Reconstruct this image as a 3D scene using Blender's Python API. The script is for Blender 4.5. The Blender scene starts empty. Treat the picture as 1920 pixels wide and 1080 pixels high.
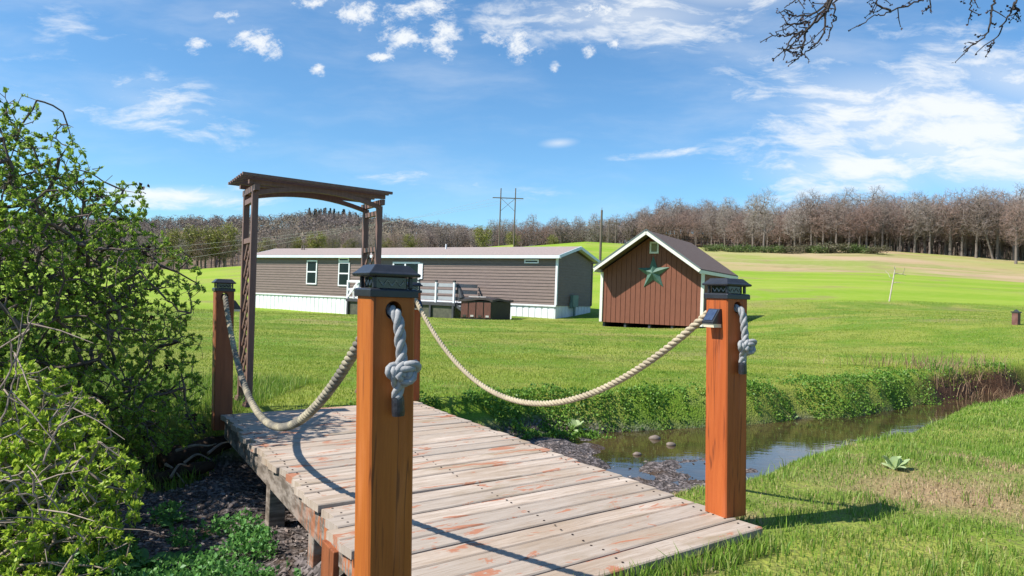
import bpy, math, random
import numpy as np
from mathutils import Vector, Matrix

rng = np.random.default_rng(7)
random.seed(7)
scene = bpy.context.scene
COL = scene.collection
R = math.radians

# ------------------------------------------------------------------ camera
CAMZ, FPX = 1.03, 1360.0
ROLL, PITCH = R(2.05), math.atan(16 / FPX)
FWD = np.array([0, math.cos(PITCH), math.sin(PITCH)])
UP0 = np.array([0, -math.sin(PITCH), math.cos(PITCH)])
R0 = np.array([1.0, 0, 0])
RT = R0 * math.cos(ROLL) + UP0 * math.sin(ROLL)
UP = UP0 * math.cos(ROLL) - R0 * math.sin(ROLL)
CAM = np.array([0, 0, CAMZ])

def ray(x, y):
    return FWD * FPX + RT * (x - 960) + UP * (540 - y)
def at_z(x, y, z=0.0):
    d = ray(x, y); return CAM + d * ((z - CAMZ) / d[2])
def at_y(x, y, Y):
    d = ray(x, y); return CAM + d * (Y / d[1])
def at_plane(x, y, p, n):
    d = ray(x, y); n = np.array(n, float)
    return CAM + d * (np.dot(np.array(p) - CAM, n) / np.dot(d, n))
def az(x, y):
    d = ray(x, y); return d[0] / d[1]

cd = bpy.data.cameras.new('camera'); cam = bpy.data.objects.new('camera', cd); COL.objects.link(cam)
cd.sensor_width = 36; cd.lens = FPX / 1920 * 36; cd.clip_start = 0.05; cd.clip_end = 5000
mw = Matrix.Identity(4)
for i, v in enumerate((RT, UP, -FWD)):
    for j in range(3): mw[j][i] = v[j]
mw.translation = Vector(CAM)
cam.matrix_world = mw
scene.camera = cam

# ------------------------------------------------------------------ node helper
class G:
    def __init__(s, tree): s.t = tree; s.t.nodes.clear()
    def n(s, typ, props=None, **inp):
        nd = s.t.nodes.new(typ)
        for k, v in (props or {}).items(): setattr(nd, k, v)
        for k, v in inp.items():
            k = k.replace('_', ' ')
            s.put(nd.inputs[k], v)
        return nd
    def put(s, sock, v):
        if isinstance(v, bpy.types.NodeSocket): s.t.links.new(v, sock)
        else:
            if sock.type == 'RGBA' and len(v) == 3: v = (*v, 1)
            sock.default_value = v
    def math(s, op, a, b=0.0, c=None, clamp=False):
        nd = s.t.nodes.new('ShaderNodeMath'); nd.operation = op; nd.use_clamp = clamp
        s.put(nd.inputs[0], a); s.put(nd.inputs[1], b)
        if c is not None: s.put(nd.inputs[2], c)
        return nd.outputs[0]
    def mix(s, f, a, b, blend='MIX'):
        nd = s.t.nodes.new('ShaderNodeMix'); nd.data_type = 'RGBA'; nd.blend_type = blend
        s.put(nd.inputs[0], f); s.put(nd.inputs[6], a); s.put(nd.inputs[7], b)
        return nd.outputs[2]
    def ramp(s, f, stops, interp='LINEAR'):
        nd = s.t.nodes.new('ShaderNodeValToRGB'); cr = nd.color_ramp; cr.interpolation = interp
        while len(cr.elements) < len(stops): cr.elements.new(0.5)
        for e, (p, c) in zip(cr.elements, stops):
            e.position = p; e.color = (*c, 1) if len(c) == 3 else c
        s.put(nd.inputs[0], f); return nd.outputs[0]
    def step(s, f, lo, hi):
        nd = s.t.nodes.new('ShaderNodeMapRange'); nd.interpolation_type = 'SMOOTHSTEP'
        s.put(nd.inputs[0], f); s.put(nd.inputs[1], lo); s.put(nd.inputs[2], hi)
        return nd.outputs[0]
    def noise(s, vec, scale, detail=4, rough=.55, dist=0):
        nd = s.n('ShaderNodeTexNoise', Scale=scale, Detail=detail, Roughness=rough, Distortion=dist)
        if vec is not None: s.put(nd.inputs['Vector'], vec)
        return nd.outputs[0]
    def mapping(s, vec, loc=(0,0,0), rot=(0,0,0), sc=(1,1,1)):
        return s.n('ShaderNodeMapping', Vector=vec, Location=loc, Rotation=rot, Scale=sc).outputs[0]
    def obj(s): return s.n('ShaderNodeTexCoord').outputs['Object']
    def rnd(s): return s.n('ShaderNodeNewGeometry').outputs['Random Per Island']
    def bump(s, h, strength=.3, dist=.02):
        return s.n('ShaderNodeBump', Height=h, Strength=strength, Distance=dist).outputs[0]
    def out(s, color, rough=.7, normal=None, spec=.3, **kw):
        b = s.n('ShaderNodeBsdfPrincipled')
        s.put(b.inputs['Base Color'], color); s.put(b.inputs['Roughness'], rough)
        b.inputs['Specular IOR Level'].default_value = spec
        for k, v in kw.items(): s.put(b.inputs[k.replace('_', ' ')], v)
        if normal is not None: s.put(b.inputs['Normal'], normal)
        o = s.n('ShaderNodeOutputMaterial'); s.t.links.new(b.outputs[0], o.inputs[0]); return b

def newmat(name):
    m = bpy.data.materials.new(name); m.use_nodes = True
    return m, G(m.node_tree)

def simple(name, c1, c2=None, scale=8, rough=.6, stretch=(1,1,1), bump=.15, spec=.3, bd=.01, rot=(0,0,0), **kw):
    m, g = newmat(name); c2 = c2 or tuple(x * .75 for x in c1)
    v = g.mapping(g.obj(), sc=stretch, rot=rot)
    f = g.noise(v, scale, 6, .6)
    f2 = g.step(f, .3, .7)
    g.out(g.mix(f2, c1, c2), rough, g.bump(f, bump, bd) if bump else None, spec, **kw)
    return m

def leafmat(name, cols, rough=.5, trans=.35, spec=.3, patch=None, pscale=.5):
    m, g = newmat(name)
    c = g.ramp(g.rnd(), [(i / max(1, len(cols) - 1), x) for i, x in enumerate(cols)])
    if patch:
        f = g.step(g.noise(g.obj(), pscale, 5, .65), .47, .66)
        c = g.mix(g.math('MULTIPLY', f, .7), c, patch)
        f = g.step(g.noise(g.mapping(g.obj(), loc=(7, 3, 0)), pscale * 1.6, 5, .65), .52, .66)
        c = g.mix(g.math('MULTIPLY', f, .75), c, (.10, .20, .016))
    b = g.n('ShaderNodeBsdfPrincipled'); g.put(b.inputs['Base Color'], c); b.inputs['Roughness'].default_value = rough
    b.inputs['Specular IOR Level'].default_value = spec
    tr = g.n('ShaderNodeBsdfTranslucent'); g.put(tr.inputs[0], c)
    mx = g.n('ShaderNodeMixShader'); mx.inputs[0].default_value = trans
    g.t.links.new(b.outputs[0], mx.inputs[1]); g.t.links.new(tr.outputs[0], mx.inputs[2])
    o = g.n('ShaderNodeOutputMaterial'); g.t.links.new(mx.outputs[0], o.inputs[0])
    return m

# ------------------------------------------------------------------ object helpers
def tag(o, label=None, cat=None, group=None, kind=None):
    if label: o['label'] = label
    if cat: o['category'] = cat
    if group: o['group'] = group
    if kind: o['kind'] = kind
    return o

def empty(name, loc=(0,0,0)):
    o = bpy.data.objects.new(name, None); COL.objects.link(o)
    o.location = Vector([float(x) for x in loc]); o.empty_display_size = .1
    return o

def link_mesh(name, me, mat, parent=None, smooth=False):
    o = bpy.data.objects.new(name, me); COL.objects.link(o)
    if mat: me.materials.append(mat)
    if smooth: me.polygons.foreach_set('use_smooth', [True] * len(me.polygons))
    if parent: o.parent = parent
    return o

def wloc(p):
    v = np.zeros(3)
    while p is not None:
        v += np.array(p.location); p = p.parent
    return v

def tri_mesh(name, verts, tris, mat, parent=None, smooth=False):
    verts = np.asarray(verts, np.float32)
    if parent is not None: verts = verts - wloc(parent).astype(np.float32)
    tris = np.asarray(tris, np.int32)
    me = bpy.data.meshes.new(name)
    k = tris.shape[1]
    me.vertices.add(len(verts)); me.vertices.foreach_set('co', verts.ravel())
    me.loops.add(tris.size); me.loops.foreach_set('vertex_index', tris.ravel())
    me.polygons.add(len(tris)); me.polygons.foreach_set('loop_start', np.arange(0, tris.size, k, dtype=np.int32))
    me.update(calc_edges=True); me.validate()
    return link_mesh(name, me, mat, parent, smooth)

class MB:
    """Collects solid shapes in world coordinates; build() links them as one mesh object."""
    def __init__(s): s.v = []; s.f = []
    def add(s, vs, fs):
        k = len(s.v); s.v += [tuple(float(c) for c in v) for v in vs]; s.f += [tuple(i + k for i in f) for f in fs]; return s
    def box(s, c, size, rz=0, ax=None):
        c = np.array(c, float); h = np.array(size, float) / 2
        if ax is None: ax = (np.array([math.cos(rz), math.sin(rz), 0]), np.array([-math.sin(rz), math.cos(rz), 0]), np.array([0, 0, 1.]))
        vs = [c + ax[0]*h[0]*i + ax[1]*h[1]*j + ax[2]*h[2]*k for k in (-1,1) for j in (-1,1) for i in (-1,1)]
        return s.add(vs, [(0,2,3,1),(4,5,7,6),(0,1,5,4),(2,6,7,3),(0,4,6,2),(1,3,7,5)])
    def bar(s, p0, p1, w, h, up=(0,0,1)):
        p0 = np.array(p0, float); p1 = np.array(p1, float); d = p1 - p0; L = np.linalg.norm(d); d /= L
        u = np.array(up, float); x = np.cross(d, u); x /= np.linalg.norm(x); u = np.cross(x, d)
        return s.box((p0 + p1) / 2, (L, w, h), ax=(d, x, u))
    def poly(s, pts, nrm, t):
        """flat outline extruded by t along nrm"""
        n = len(pts); pts = [np.array(p, float) for p in pts]; nrm = np.array(nrm, float)
        vs = pts + [p + nrm * t for p in pts]
        return s.add(vs, [tuple(range(n))[::-1], tuple(range(n, 2*n))] + [(i, (i+1) % n, n + (i+1) % n, n + i) for i in range(n)])
    def tube(s, pts, rad, n=8, cap=True):
        pts = np.array(pts, float); m = len(pts)
        rad = np.full(m, rad) if np.isscalar(rad) else np.array(rad)
        T = np.gradient(pts, axis=0); T /= np.linalg.norm(T, axis=1)[:, None] + 1e-12
        a = np.array([0, 0, 1.]) if abs(T[0][2]) < .9 else np.array([1., 0, 0])
        x = np.cross(T[0], a); x /= np.linalg.norm(x); vs = []
        for i in range(m):
            x = x - T[i] * np.dot(x, T[i]); x /= np.linalg.norm(x); y = np.cross(T[i], x)
            for k in range(n):
                t = 2 * math.pi * k / n; vs.append(pts[i] + rad[i] * (x * math.cos(t) + y * math.sin(t)))
        fs = [(i*n + k, i*n + (k+1) % n, (i+1)*n + (k+1) % n, (i+1)*n + k) for i in range(m-1) for k in range(n)]
        if cap: fs += [tuple(range(n))[::-1], tuple((m-1)*n + k for k in range(n))]
        return s.add(vs, fs)
    def build(s, name, mat, parent=None, smooth=False, bevel=0):
        vs = np.array(s.v)
        if parent is not None: vs = vs - wloc(parent)
        me = bpy.data.meshes.new(name); me.from_pydata(vs.tolist(), [], s.f); me.update()
        o = link_mesh(name, me, mat, parent, smooth)
        if bevel:
            b = o.modifiers.new('bevel', 'BEVEL'); b.width = bevel; b.segments = 2; b.limit_method = 'ANGLE'
        return o

def copy_tree(root, loc, rz=0, sc=(1,1,1), label=None, group=None):
    r = root.copy(); COL.objects.link(r); r.location = Vector([float(x) for x in loc]); r.rotation_euler = (0, 0, rz); r.scale = sc
    if label: r['label'] = label
    if group: r['group'] = group
    for ch in list(root.children):
        c = ch.copy(); COL.objects.link(c); c.parent = r
    return r

# ------------------------------------------------------------------ light
SUN_AZ = np.array([-.94, -.34]); SUN_EL = R(48)
SUN_AZ /= np.linalg.norm(SUN_AZ)
tosun = Vector((SUN_AZ[0]*math.cos(SUN_EL), SUN_AZ[1]*math.cos(SUN_EL), math.sin(SUN_EL)))
sd = bpy.data.lights.new('sun', 'SUN'); so = bpy.data.objects.new('sun', sd); COL.objects.link(so)
sd.energy = 4.7; sd.angle = R(.5); sd.color = (1, .95, .86)
so.rotation_euler = tosun.to_track_quat('Z', 'Y').to_euler(); so.location = (-8, -5, 12)

w = bpy.data.worlds.new('World'); scene.world = w; w.use_nodes = True
g = G(w.node_tree)
sky = g.n('ShaderNodeTexSky', {'sky_type': 'NISHITA', 'sun_disc': False, 'sun_elevation': SUN_EL,
          'sun_rotation': math.atan2(SUN_AZ[0], SUN_AZ[1]), 'altitude': 300, 'air_density': 1.0, 'dust_density': .3, 'ozone_density': 2.0})
dirv = g.n('ShaderNodeTexCoord').outputs['Generated']
sx = g.n('ShaderNodeSeparateXYZ', Vector=dirv)
yy = g.math('MAXIMUM', sx.outputs[1], .05)
u = g.math('DIVIDE', sx.outputs[0], yy); v = g.math('DIVIDE', sx.outputs[2], yy)
uv = g.n('ShaderNodeCombineXYZ', X=u, Y=v, Z=0.0).outputs[0]
def skyuv(px, py):
    d = ray(px, py); return d[0] / d[1], d[2] / d[1]
def blob(px, py, rx, ry, rot=0, power=1.0):
    cu, cv = skyuv(px, py)
    m1 = g.mapping(g.mapping(uv, loc=(-cu, -cv, 0)), rot=(0, 0, R(rot)))
    m2 = g.mapping(m1, sc=(FPX / rx, FPX / ry, 1))
    gr = g.n('ShaderNodeTexGradient', {'gradient_type': 'SPHERICAL'}, Vector=m2).outputs['Fac']
    return g.math('MULTIPLY', gr, power)
def addup(fs):
    r = fs[0]
    for f in fs[1:]: r = g.math('MAXIMUM', r, f)
    return r
warp = g.n('ShaderNodeTexNoise', Vector=uv, Scale=9.0, Detail=3.0).outputs['Color']
wuv = g.n('ShaderNodeVectorMath', {'operation': 'MULTIPLY_ADD'})
g.put(wuv.inputs[0], warp); g.put(wuv.inputs[1], (.05, .03, 0)); g.put(wuv.inputs[2], uv)
wuv = wuv.outputs[0]
# small puffs of cumulus
n1 = g.noise(g.mapping(wuv, rot=(0, 0, R(-35)), sc=(1, 1.5, 1)), 24, 9, .70)
puffm = addup([blob(488, 82, 70, 42), blob(745, 62, 62, 60, 15), blob(828, 78, 52, 60), blob(972, 82, 66, 46), blob(660, 28, 85, 42),
               blob(595, 133, 22, 22), blob(366, 86, 36, 22), blob(1102, 94, 26, 20), blob(1040, 128, 16, 18), blob(1155, 82, 24, 16), blob(716, 108, 36, 20),
               blob(915, 58, 42, 30), blob(1105, 18, 60, 34), blob(590, 4, 60, 22), blob(800, 10, 90, 36), blob(425, 30, 40, 24, 0, .7)])
n1 = g.math('MULTIPLY_ADD', n1, 2.3, -.65)
puff = g.math('MULTIPLY', g.step(g.math('ADD', g.math('MULTIPLY', puffm, .62), n1), .64, 1.22), .93)
puff = g.math('MULTIPLY', puff, g.step(puffm, .02, .35))
# streaked cirrus, rising to the right
cu_ = g.mapping(wuv, rot=(0, 0, R(-14)), sc=(5, 22, 1))
n2 = g.noise(cu_, 1.0, 8, .62, .4)
n2b = g.noise(g.mapping(wuv, rot=(0, 0, R(-28)), sc=(9, 26, 1), loc=(3, 1, 0)), 1.0, 8, .66, .3)
cirm = addup([blob(1790, 250, 560, 170, 10, 1.35), blob(1600, 320, 380, 110, 0, .95), blob(1900, 150, 420, 120, 14, .9), blob(1180, 30, 420, 90, -2, 1.0),
              blob(1350, -10, 380, 70, 0, .9), blob(350, 368, 230, 34, 0, 1.05), blob(1048, 268, 62, 17, -6, 1.0), blob(1240, 290, 130, 15, -7, .85), blob(1500, 390, 300, 40, 0, .7),
              blob(270, 190, 380, 90, 12, .62), blob(150, 60, 300, 80, 12, .35), blob(860, 350, 330, 40, 6, .5)])
cir = g.step(g.math('ADD', cirm, g.math('MULTIPLY', g.math('SUBTRACT', g.math('ADD', n2, n2b), 1.0), 2.6)), .14, 1.30)
cir = g.math('MULTIPLY', cir, g.step(cirm, .0, .35))
cir = g.math('MULTIPLY', cir, .90)
veil = g.math('MULTIPLY', g.step(g.noise(g.mapping(wuv, sc=(2.2, 9, 1), rot=(0, 0, R(-10))), 1.0, 6, .6), .42, .8), .30)
veil = g.math('MULTIPLY', veil, g.step(v, .02, .2))
soft = g.math('MULTIPLY', g.step(cirm, .25, 1.15), .55)
cloud = addup([cir, soft, g.math('MULTIPLY', puff, .97), veil])
cloud = g.math('MULTIPLY', cloud, g.step(sx.outputs[1], .05, .3))
hs = g.n('ShaderNodeHueSaturation', Hue=.5, Saturation=1.0, Value=1.0, Color=sky.outputs[0])
skyc = g.mix(1.0, hs.outputs[0], (.40, .60, .71), 'MULTIPLY')
tot = g.mix(cloud, skyc, (4.1, 4.2, 4.25))
bg = g.n('ShaderNodeBackground', Color=tot, Strength=.15)
wo = g.n('ShaderNodeOutputWorld'); g.t.links.new(bg.outputs[0], wo.inputs[0])

scene.view_settings.view_transform = 'Standard'; scene.view_settings.look = 'None'
scene.view_settings.exposure = .72; scene.view_settings.gamma = 1
scene.render.film_transparent = False
scene.cycles.use_denoising = True
scene.cycles.max_bounces = 6; scene.cycles.transparent_max_bounces = 8

# ------------------------------------------------------------------ terrain
def sm(x, a, b):
    t = np.clip((x - a) / (b - a), 0, 1); return t * t * (3 - 2 * t)

def vnoise(x, y, s, seed=0):
    """smooth value noise, vectorised"""
    x = np.asarray(x, float) / s; y = np.asarray(y, float) / s
    xi = np.floor(x).astype(np.int64); yi = np.floor(y).astype(np.int64); fx = x - xi; fy = y - yi
    fx = fx*fx*(3-2*fx); fy = fy*fy*(3-2*fy)
    def h(i, j):
        n = (i * 374761393 + j * 668265263 + seed * 982451653) & 0x7fffffff
        n = ((n ^ (n >> 13)) * 1274126177) & 0x7fffffff
        return ((n ^ (n >> 16)) & 0xffff) / 65535.
    return (h(xi,yi)*(1-fx)+h(xi+1,yi)*fx)*(1-fy) + (h(xi,yi+1)*(1-fx)+h(xi+1,yi+1)*fx)*fy

STREAM = np.array([(-14, 3.2, 1.5), (-7, 3.7, 1.5), (-4.2, 4.0, 1.5), (-2.6, 4.3, 1.5), (-.7, 5.1, 1.85), (1.2, 6.65, 1.85), (3.2, 8.02, 1.44), (5.4, 9.75, 1.0),
                   (7.6, 11.7, .95), (9.6, 13.4, .9), (14, 15.5, .9), (30, 22, .9)])
def stream_d(x, y):
    """distance to the stream's lip as a fraction of the half width (1 = lip), and side"""
    x = np.asarray(x, float); y = np.asarray(y, float)
    best = np.full(x.shape, 1e9); hw = np.ones(x.shape); dist = np.full(x.shape, 1e9); side = np.zeros(x.shape)
    for (x0, y0, w0), (x1, y1, w1) in zip(STREAM[:-1], STREAM[1:]):
        dx, dy = x1 - x0, y1 - y0; L2 = dx*dx + dy*dy
        t = np.clip(((x - x0)*dx + (y - y0)*dy) / L2, 0, 1)
        d = np.hypot(x - x0 - t*dx, y - y0 - t*dy); ww = w0 + (w1 - w0) * t
        m = d < dist
        dist = np.where(m, d, dist); hw = np.where(m, ww, hw)
        side = np.where(m, np.sign(dx*(y - y0) - dy*(x - x0)), side)
    return dist, hw, side

def hollow(x, y, side):
    """the muddy hollow reaches towards the viewer along the left side of the bridge"""
    sd_ = (x + .40) * -.868 - (y - 2.3) * .494 + .10 * (vnoise(x, y, .5, 9) - .5)
    return np.where(side < 0, sm(sd_, -.50, -.02), 0) * (1 - sm(y, 5, 6))
HB_T = [-1.6, -.6, -.449, -.2, .1, .2, .35, .5, .7, 1.6]
HB_Z = [4, 4.6, 5.0, 10, 17, 16.6, 16.5, 17.5, 16.2, 16]
HH_T = [-1.6, -.75, -.48, -.40, -.33, -.27, -.2, -.1, 0, .15, .3, .6, 1.6]
HH_Z = [38, 40, 42, 44, 47, 52, 50, 43, 37, 32, 28, 26, 26]
def terrain(x, y):
    x = np.asarray(x, float); y = np.asarray(y, float)
    yy = np.maximum(y, 20); t = x / yy
    z = -.06 - .07 * sm(y, 8, 25) - .14 * sm(y, 30, 40) * sm(-x, -8, 2) + .95 * sm(x, 5, 17) * sm(y, 9, 24) + .36 * sm(x, 8, 26) * sm(y, 24, 46)
    z = z + .05 * (vnoise(x, y, 3.1, 1) - .5) * sm(np.hypot(x, y), 3, 9) + .02 * (vnoise(x, y, .7, 2) - .5)
    z = z + .10 * sm(x, 1.6, 3.6) * sm(-y, -7.5, -4.5)
    hb = np.interp(t, HB_T, HB_Z); hh = np.interp(t, HH_T, HH_Z)
    gY = np.interp(y, [40, 60, 90, 130, 200, 230], [0, .10, .23, .41, 1.0, 1.03])
    gL = np.interp(y, [40, 58, 62, 90, 130, 190, 230], [-.035, -.03, -.01, .17, .5, 1.0, 1.05])
    gg = np.where(t < 0, gL, gY)
    far = (1 - gg.clip(0, 1)) * 1.0
    z = np.where(y > 40, z * far + gg * hb, z)
    hill = sm(y, 225, 600)
    z = z + np.maximum(hh - hb, 0) * hill + np.where(y > 225, 1.5 * (vnoise(x, y, 45, 4) - .5) * hill, 0)
    z = z + 13 * sm(t, .10, .24) * sm(y, 228, 330)
    # the stream's bed
    d, hw, side = stream_d(x, y)
    wob = .22 * (vnoise(x, y, .8, 5) - .5)
    bed = np.where(x < .55, -.44, -.66); k = sm(x, .45, 1.9); bed = -.43 * (1 - k) - .66 * k
    bed = np.where(side < 0, np.maximum(bed, -.484 - .14*sm(x, 1.9, 3.4)), bed)
    bed = bed + .10 * (vnoise(x, y, .35, 6) - .5) + .05 * (vnoise(x, y, .12, 7) - .5)
    steep = np.where(side > 0, .5, .95)
    S = 1 - sm(d + wob, hw - steep, hw + .05)
    S = np.maximum(S, hollow(x, y, side))
    near = sm(40 - y, 0, 10)
    return z * (1 - S * near) + bed * S * near
def stream_S(x, y):
    d, hw, side = stream_d(x, y)
    return np.maximum(1 - sm(d + .22 * (vnoise(x, y, .8, 5) - .5), hw - np.where(side > 0, .5, .95), hw + .05), hollow(x, y, side)), side

def axis(lo, hi, fine_lo, fine_hi, step, gr):
    c = list(np.arange(fine_lo, fine_hi, step)); s = step; a = fine_hi
    while a < hi: c.append(a); s *= gr; a += s
    s = step; a = fine_lo - step; b = []
    while a > lo: b.append(a); s *= gr; a -= s
    return np.array(b[::-1] + c)
gx = axis(-900, 900, -5, 9, .07, 1.035); gy = axis(-60, 1500, .6, 14.5, .07, 1.022)
X, Y = np.meshgrid(gx, gy); Z = terrain(X, Y)
nx, ny = len(gx), len(gy)
idx = np.arange(nx * ny).reshape(ny, nx)
quads = np.stack([idx[:-1, :-1], idx[:-1, 1:], idx[1:, 1:], idx[1:, :-1]], -1).reshape(-1, 4)
ground = None
def ground_masks(x, y):
    """mud, dry, lime (bright field), brown (stubble field), litter (woods floor), earth (bare eroded bank with its recess shadow painted in)"""
    S, side = stream_S(x, y)
    mud = np.where(side > 0, sm(S, .45, .9), sm(S, .12, .6)) * sm(20 - y, 0, 6)
    t = x / np.maximum(y, 20)
    n = vnoise(x, y, 1.7, 11) * .6 + vnoise(x, y, .6, 12) * .4
    n2 = vnoise(x, y, 5, 13) * .6 + vnoise(x, y, 1.6, 14) * .4
    dry = np.exp(-(((x - 2.35) / .75) ** 2 + ((y - 4.1) / .7) ** 2)) * 1.2 * sm(n, .25, .6)
    dry = np.maximum(dry, np.exp(-(((x - 1.55) / .5) ** 2 + ((y - 2.65) / .35) ** 2)) * sm(n, .3, .6))
    dry = np.maximum(dry, .55 * sm(n2, .62, .85) * sm(y, 8, 12))
    dry = np.maximum(dry, .75 * sm(vnoise(x, y, .8, 17)*.6 + vnoise(x, y, .25, 18)*.4, .57, .76) * (side < 0) * sm(7.5 - y, 0, 2))
    edge = 45 + 3 * (vnoise(x, y, 9, 15) - .5)
    lime = sm(y, edge - 1, edge + 1.5)
    lime = np.where(t < -.1, sm(y, 24, 52), lime)
    bstart = np.interp(t, [.0, .3, .5, .6, .75], [230, 112, 119, 115, 104])
    brown = sm(y, bstart - 4, bstart + 4) * sm(t, .12, .2) * (1 - .35 * sm(vnoise(x, y / 3, 14, 16), .4, .7))
    wl = np.interp(t, [-.8, -.3, .1, .25, .45, .8], [196, 215, 270, 262, 203, 192])
    litter = sm(y, wl - 2, wl + 5)
    shaded_earth = np.exp(-(((x - 8.8) / 2.2) ** 4 + ((y - 13.2) / 1.6) ** 4)) * 1.3 * sm(S, .02, .25) * (side > 0)
    return [np.clip(a, 0, 1) for a in (mud, dry, lime, brown, litter, shaded_earth)]
MK = ground_masks(X, Y)

m_ground, g = newmat('ground')
P = g.obj()
at = lambda nm: g.n('ShaderNodeAttribute', {'attribute_name': nm}).outputs['Fac']
nA = g.noise(P, .35, 5, .6); nB = g.noise(P, 3.0, 5, .65); nC = g.noise(P, 28, 4, .6)
lawn = g.mix(g.step(nA, .42, .58), (.12, .205, .018), (.25, .275, .05))
lawn = g.mix(g.math('MULTIPLY', g.step(nB, .45, .75), .55), lawn, (.23, .24, .075))
lawn = g.mix(g.math('MULTIPLY', g.step(nC, .4, .75), .5), lawn, (.08, .15, .014))
lime = g.mix(g.step(g.noise(g.mapping(P, sc=(.3, 1, 1)), .09, 5, .6), .38, .62), (.185, .30, .018), (.26, .335, .04))
lime = g.mix(g.math('MULTIPLY', g.step(g.noise(P, .9, 6, .7), .45, .7), .35), lime, (.33, .36, .08))
lime = g.mix(g.math('MULTIPLY', g.step(g.noise(g.mapping(P, sc=(.25, 1, 1), loc=(5, 3, 0)), .2, 5, .6), .55, .72), .4), lime, (.40, .36, .13))
brn = g.mix(g.step(g.noise(g.mapping(P, sc=(.35, 1, 1)), .07, 6, .65), .42, .58), (.39, .28, .155), (.25, .26, .08))
brn = g.mix(g.math('MULTIPLY', g.step(g.noise(P, .7, 6, .7), .45, .7), .45), brn, (.44, .33, .20))
brn = g.mix(g.math('MULTIPLY', g.step(g.noise(g.mapping(P, sc=(.25, 1, 1), loc=(9, 1, 0)), .10, 5, .6), .52, .62), .7), brn, (.43, .31, .20))
pn_ = g.n('ShaderNodeSeparateXYZ', Vector=P).outputs[1]
lawn = g.mix(g.math('MULTIPLY', g.step(pn_, 8.0, 5.5), g.math('MULTIPLY', g.step(nC, .42, .65), .45)), lawn, (.12, .085, .045))
c = g.mix(at('lime'), lawn, lime); c = g.mix(at('brown'), c, brn)
c = g.mix(at('litter'), c, g.mix(nA, (.16, .11, .075), (.10, .075, .05)))
c = g.mix(at('dry'), c, g.mix(nC, (.34, .25, .14), (.20, .13, .07)))
gv = g.n('ShaderNodeTexVoronoi', {'feature': 'F1'}, Vector=P, Scale=45.0)
mudc = g.mix(g.step(gv.outputs['Color'], .3, .9), (.05, .042, .04), (.20, .17, .165))
mudc = g.mix(g.step(nB, .5, .7), mudc, (.06, .038, .024))
c = g.mix(at('mud'), c, mudc)
c = g.mix(at('shaded_earth'), c, g.mix(nC, (.11, .055, .03), (.04, .022, .014)))  # bare bank soil, its brown darkened to paint in the recess shadow
hgt = g.math('ADD', g.math('MULTIPLY', nC, .6), g.math('MULTIPLY', gv.outputs['Distance'], .5))
g.out(c, .9, g.bump(hgt, .6, .03), .15)
vv = np.stack([X.ravel(), Y.ravel(), Z.ravel()], 1)
ground = tri_mesh('ground', vv, quads, m_ground, smooth=True)
tag(ground, 'rolling lawn, bright field and dry stubble slope with a muddy stream bed', 'ground', kind='structure')
for nm, a in zip(('mud', 'dry', 'lime', 'brown', 'litter', 'shaded_earth'), MK):
    at_ = ground.data.attributes.new(nm, 'FLOAT', 'POINT'); at_.data.foreach_set('value', a.ravel().astype(np.float32))

# water: a strip along the stream
m_water, g = newmat('water'); P = g.obj()
rip = g.noise(g.mapping(P, sc=(1, 2.2, 1)), 5, 3, .5)
g.out(g.mix(g.step(g.noise(P, 1.4, 4), .4, .65), (.035, .024, .012), (.07, .045, .02)), .04, g.bump(rip, .09, .02), .6)
st = STREAM[3:].copy(); vs = []; fs = []
fine = []
for a, b in zip(st[:-1], st[1:]):
    for k in range(8): fine.append(a + (b - a) * k / 8)
fine.append(st[-1]); fine = np.array(fine)
dr = np.gradient(fine[:, :2], axis=0); dr /= np.linalg.norm(dr, axis=1)[:, None]
for p, d in zip(fine, dr):
    vs += [(p[0] - d[1]*p[2], p[1] + d[0]*p[2], -.485), (p[0] + d[1]*p[2], p[1] - d[0]*p[2], -.485)]
fs = [(2*i, 2*i+1, 2*i+3, 2*i+2) for i in range(len(fine) - 1)]
wat = tri_mesh('water', vs, fs, m_water); tag(wat, 'shallow brown stream reflecting the blue sky', 'stream', kind='structure')

# ------------------------------------------------------------------ bridge
A = np.array([-.50, .866, 0]); A /= np.linalg.norm(A)
Bp = np.array([.785, .62, 0]); Bp /= np.linalg.norm(Bp)
BX = np.array([A[1], -A[0], 0])                     # square to the bridge's length
RN, RF, LF = at_z(1430, 990), at_z(777, 752), at_z(417, 777)
Ad = RF - RN; Lr = np.linalg.norm(Ad); Ad /= Lr
ang_b = math.atan2(Bp[1], Bp[0])
# width along Bp so that the left edge passes through LF
k = np.linalg.solve(np.array([[Bp[0], -Ad[0]], [Bp[1], -Ad[1]]]), (RN - LF)[:2]); WB, LB = k[0], -k[1]
LN = RN - Bp * WB

def wood_nodes(g, vec, c1, c2, grain=(1, 14, 14), scale=3.0):
    v = g.mapping(vec, sc=grain)
    n = g.noise(v, scale, 7, .65, .3); n2 = g.noise(v, scale * 4, 4, .6)
    return g.mix(g.step(n, .3, .7), c1, c2), n, n2

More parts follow.
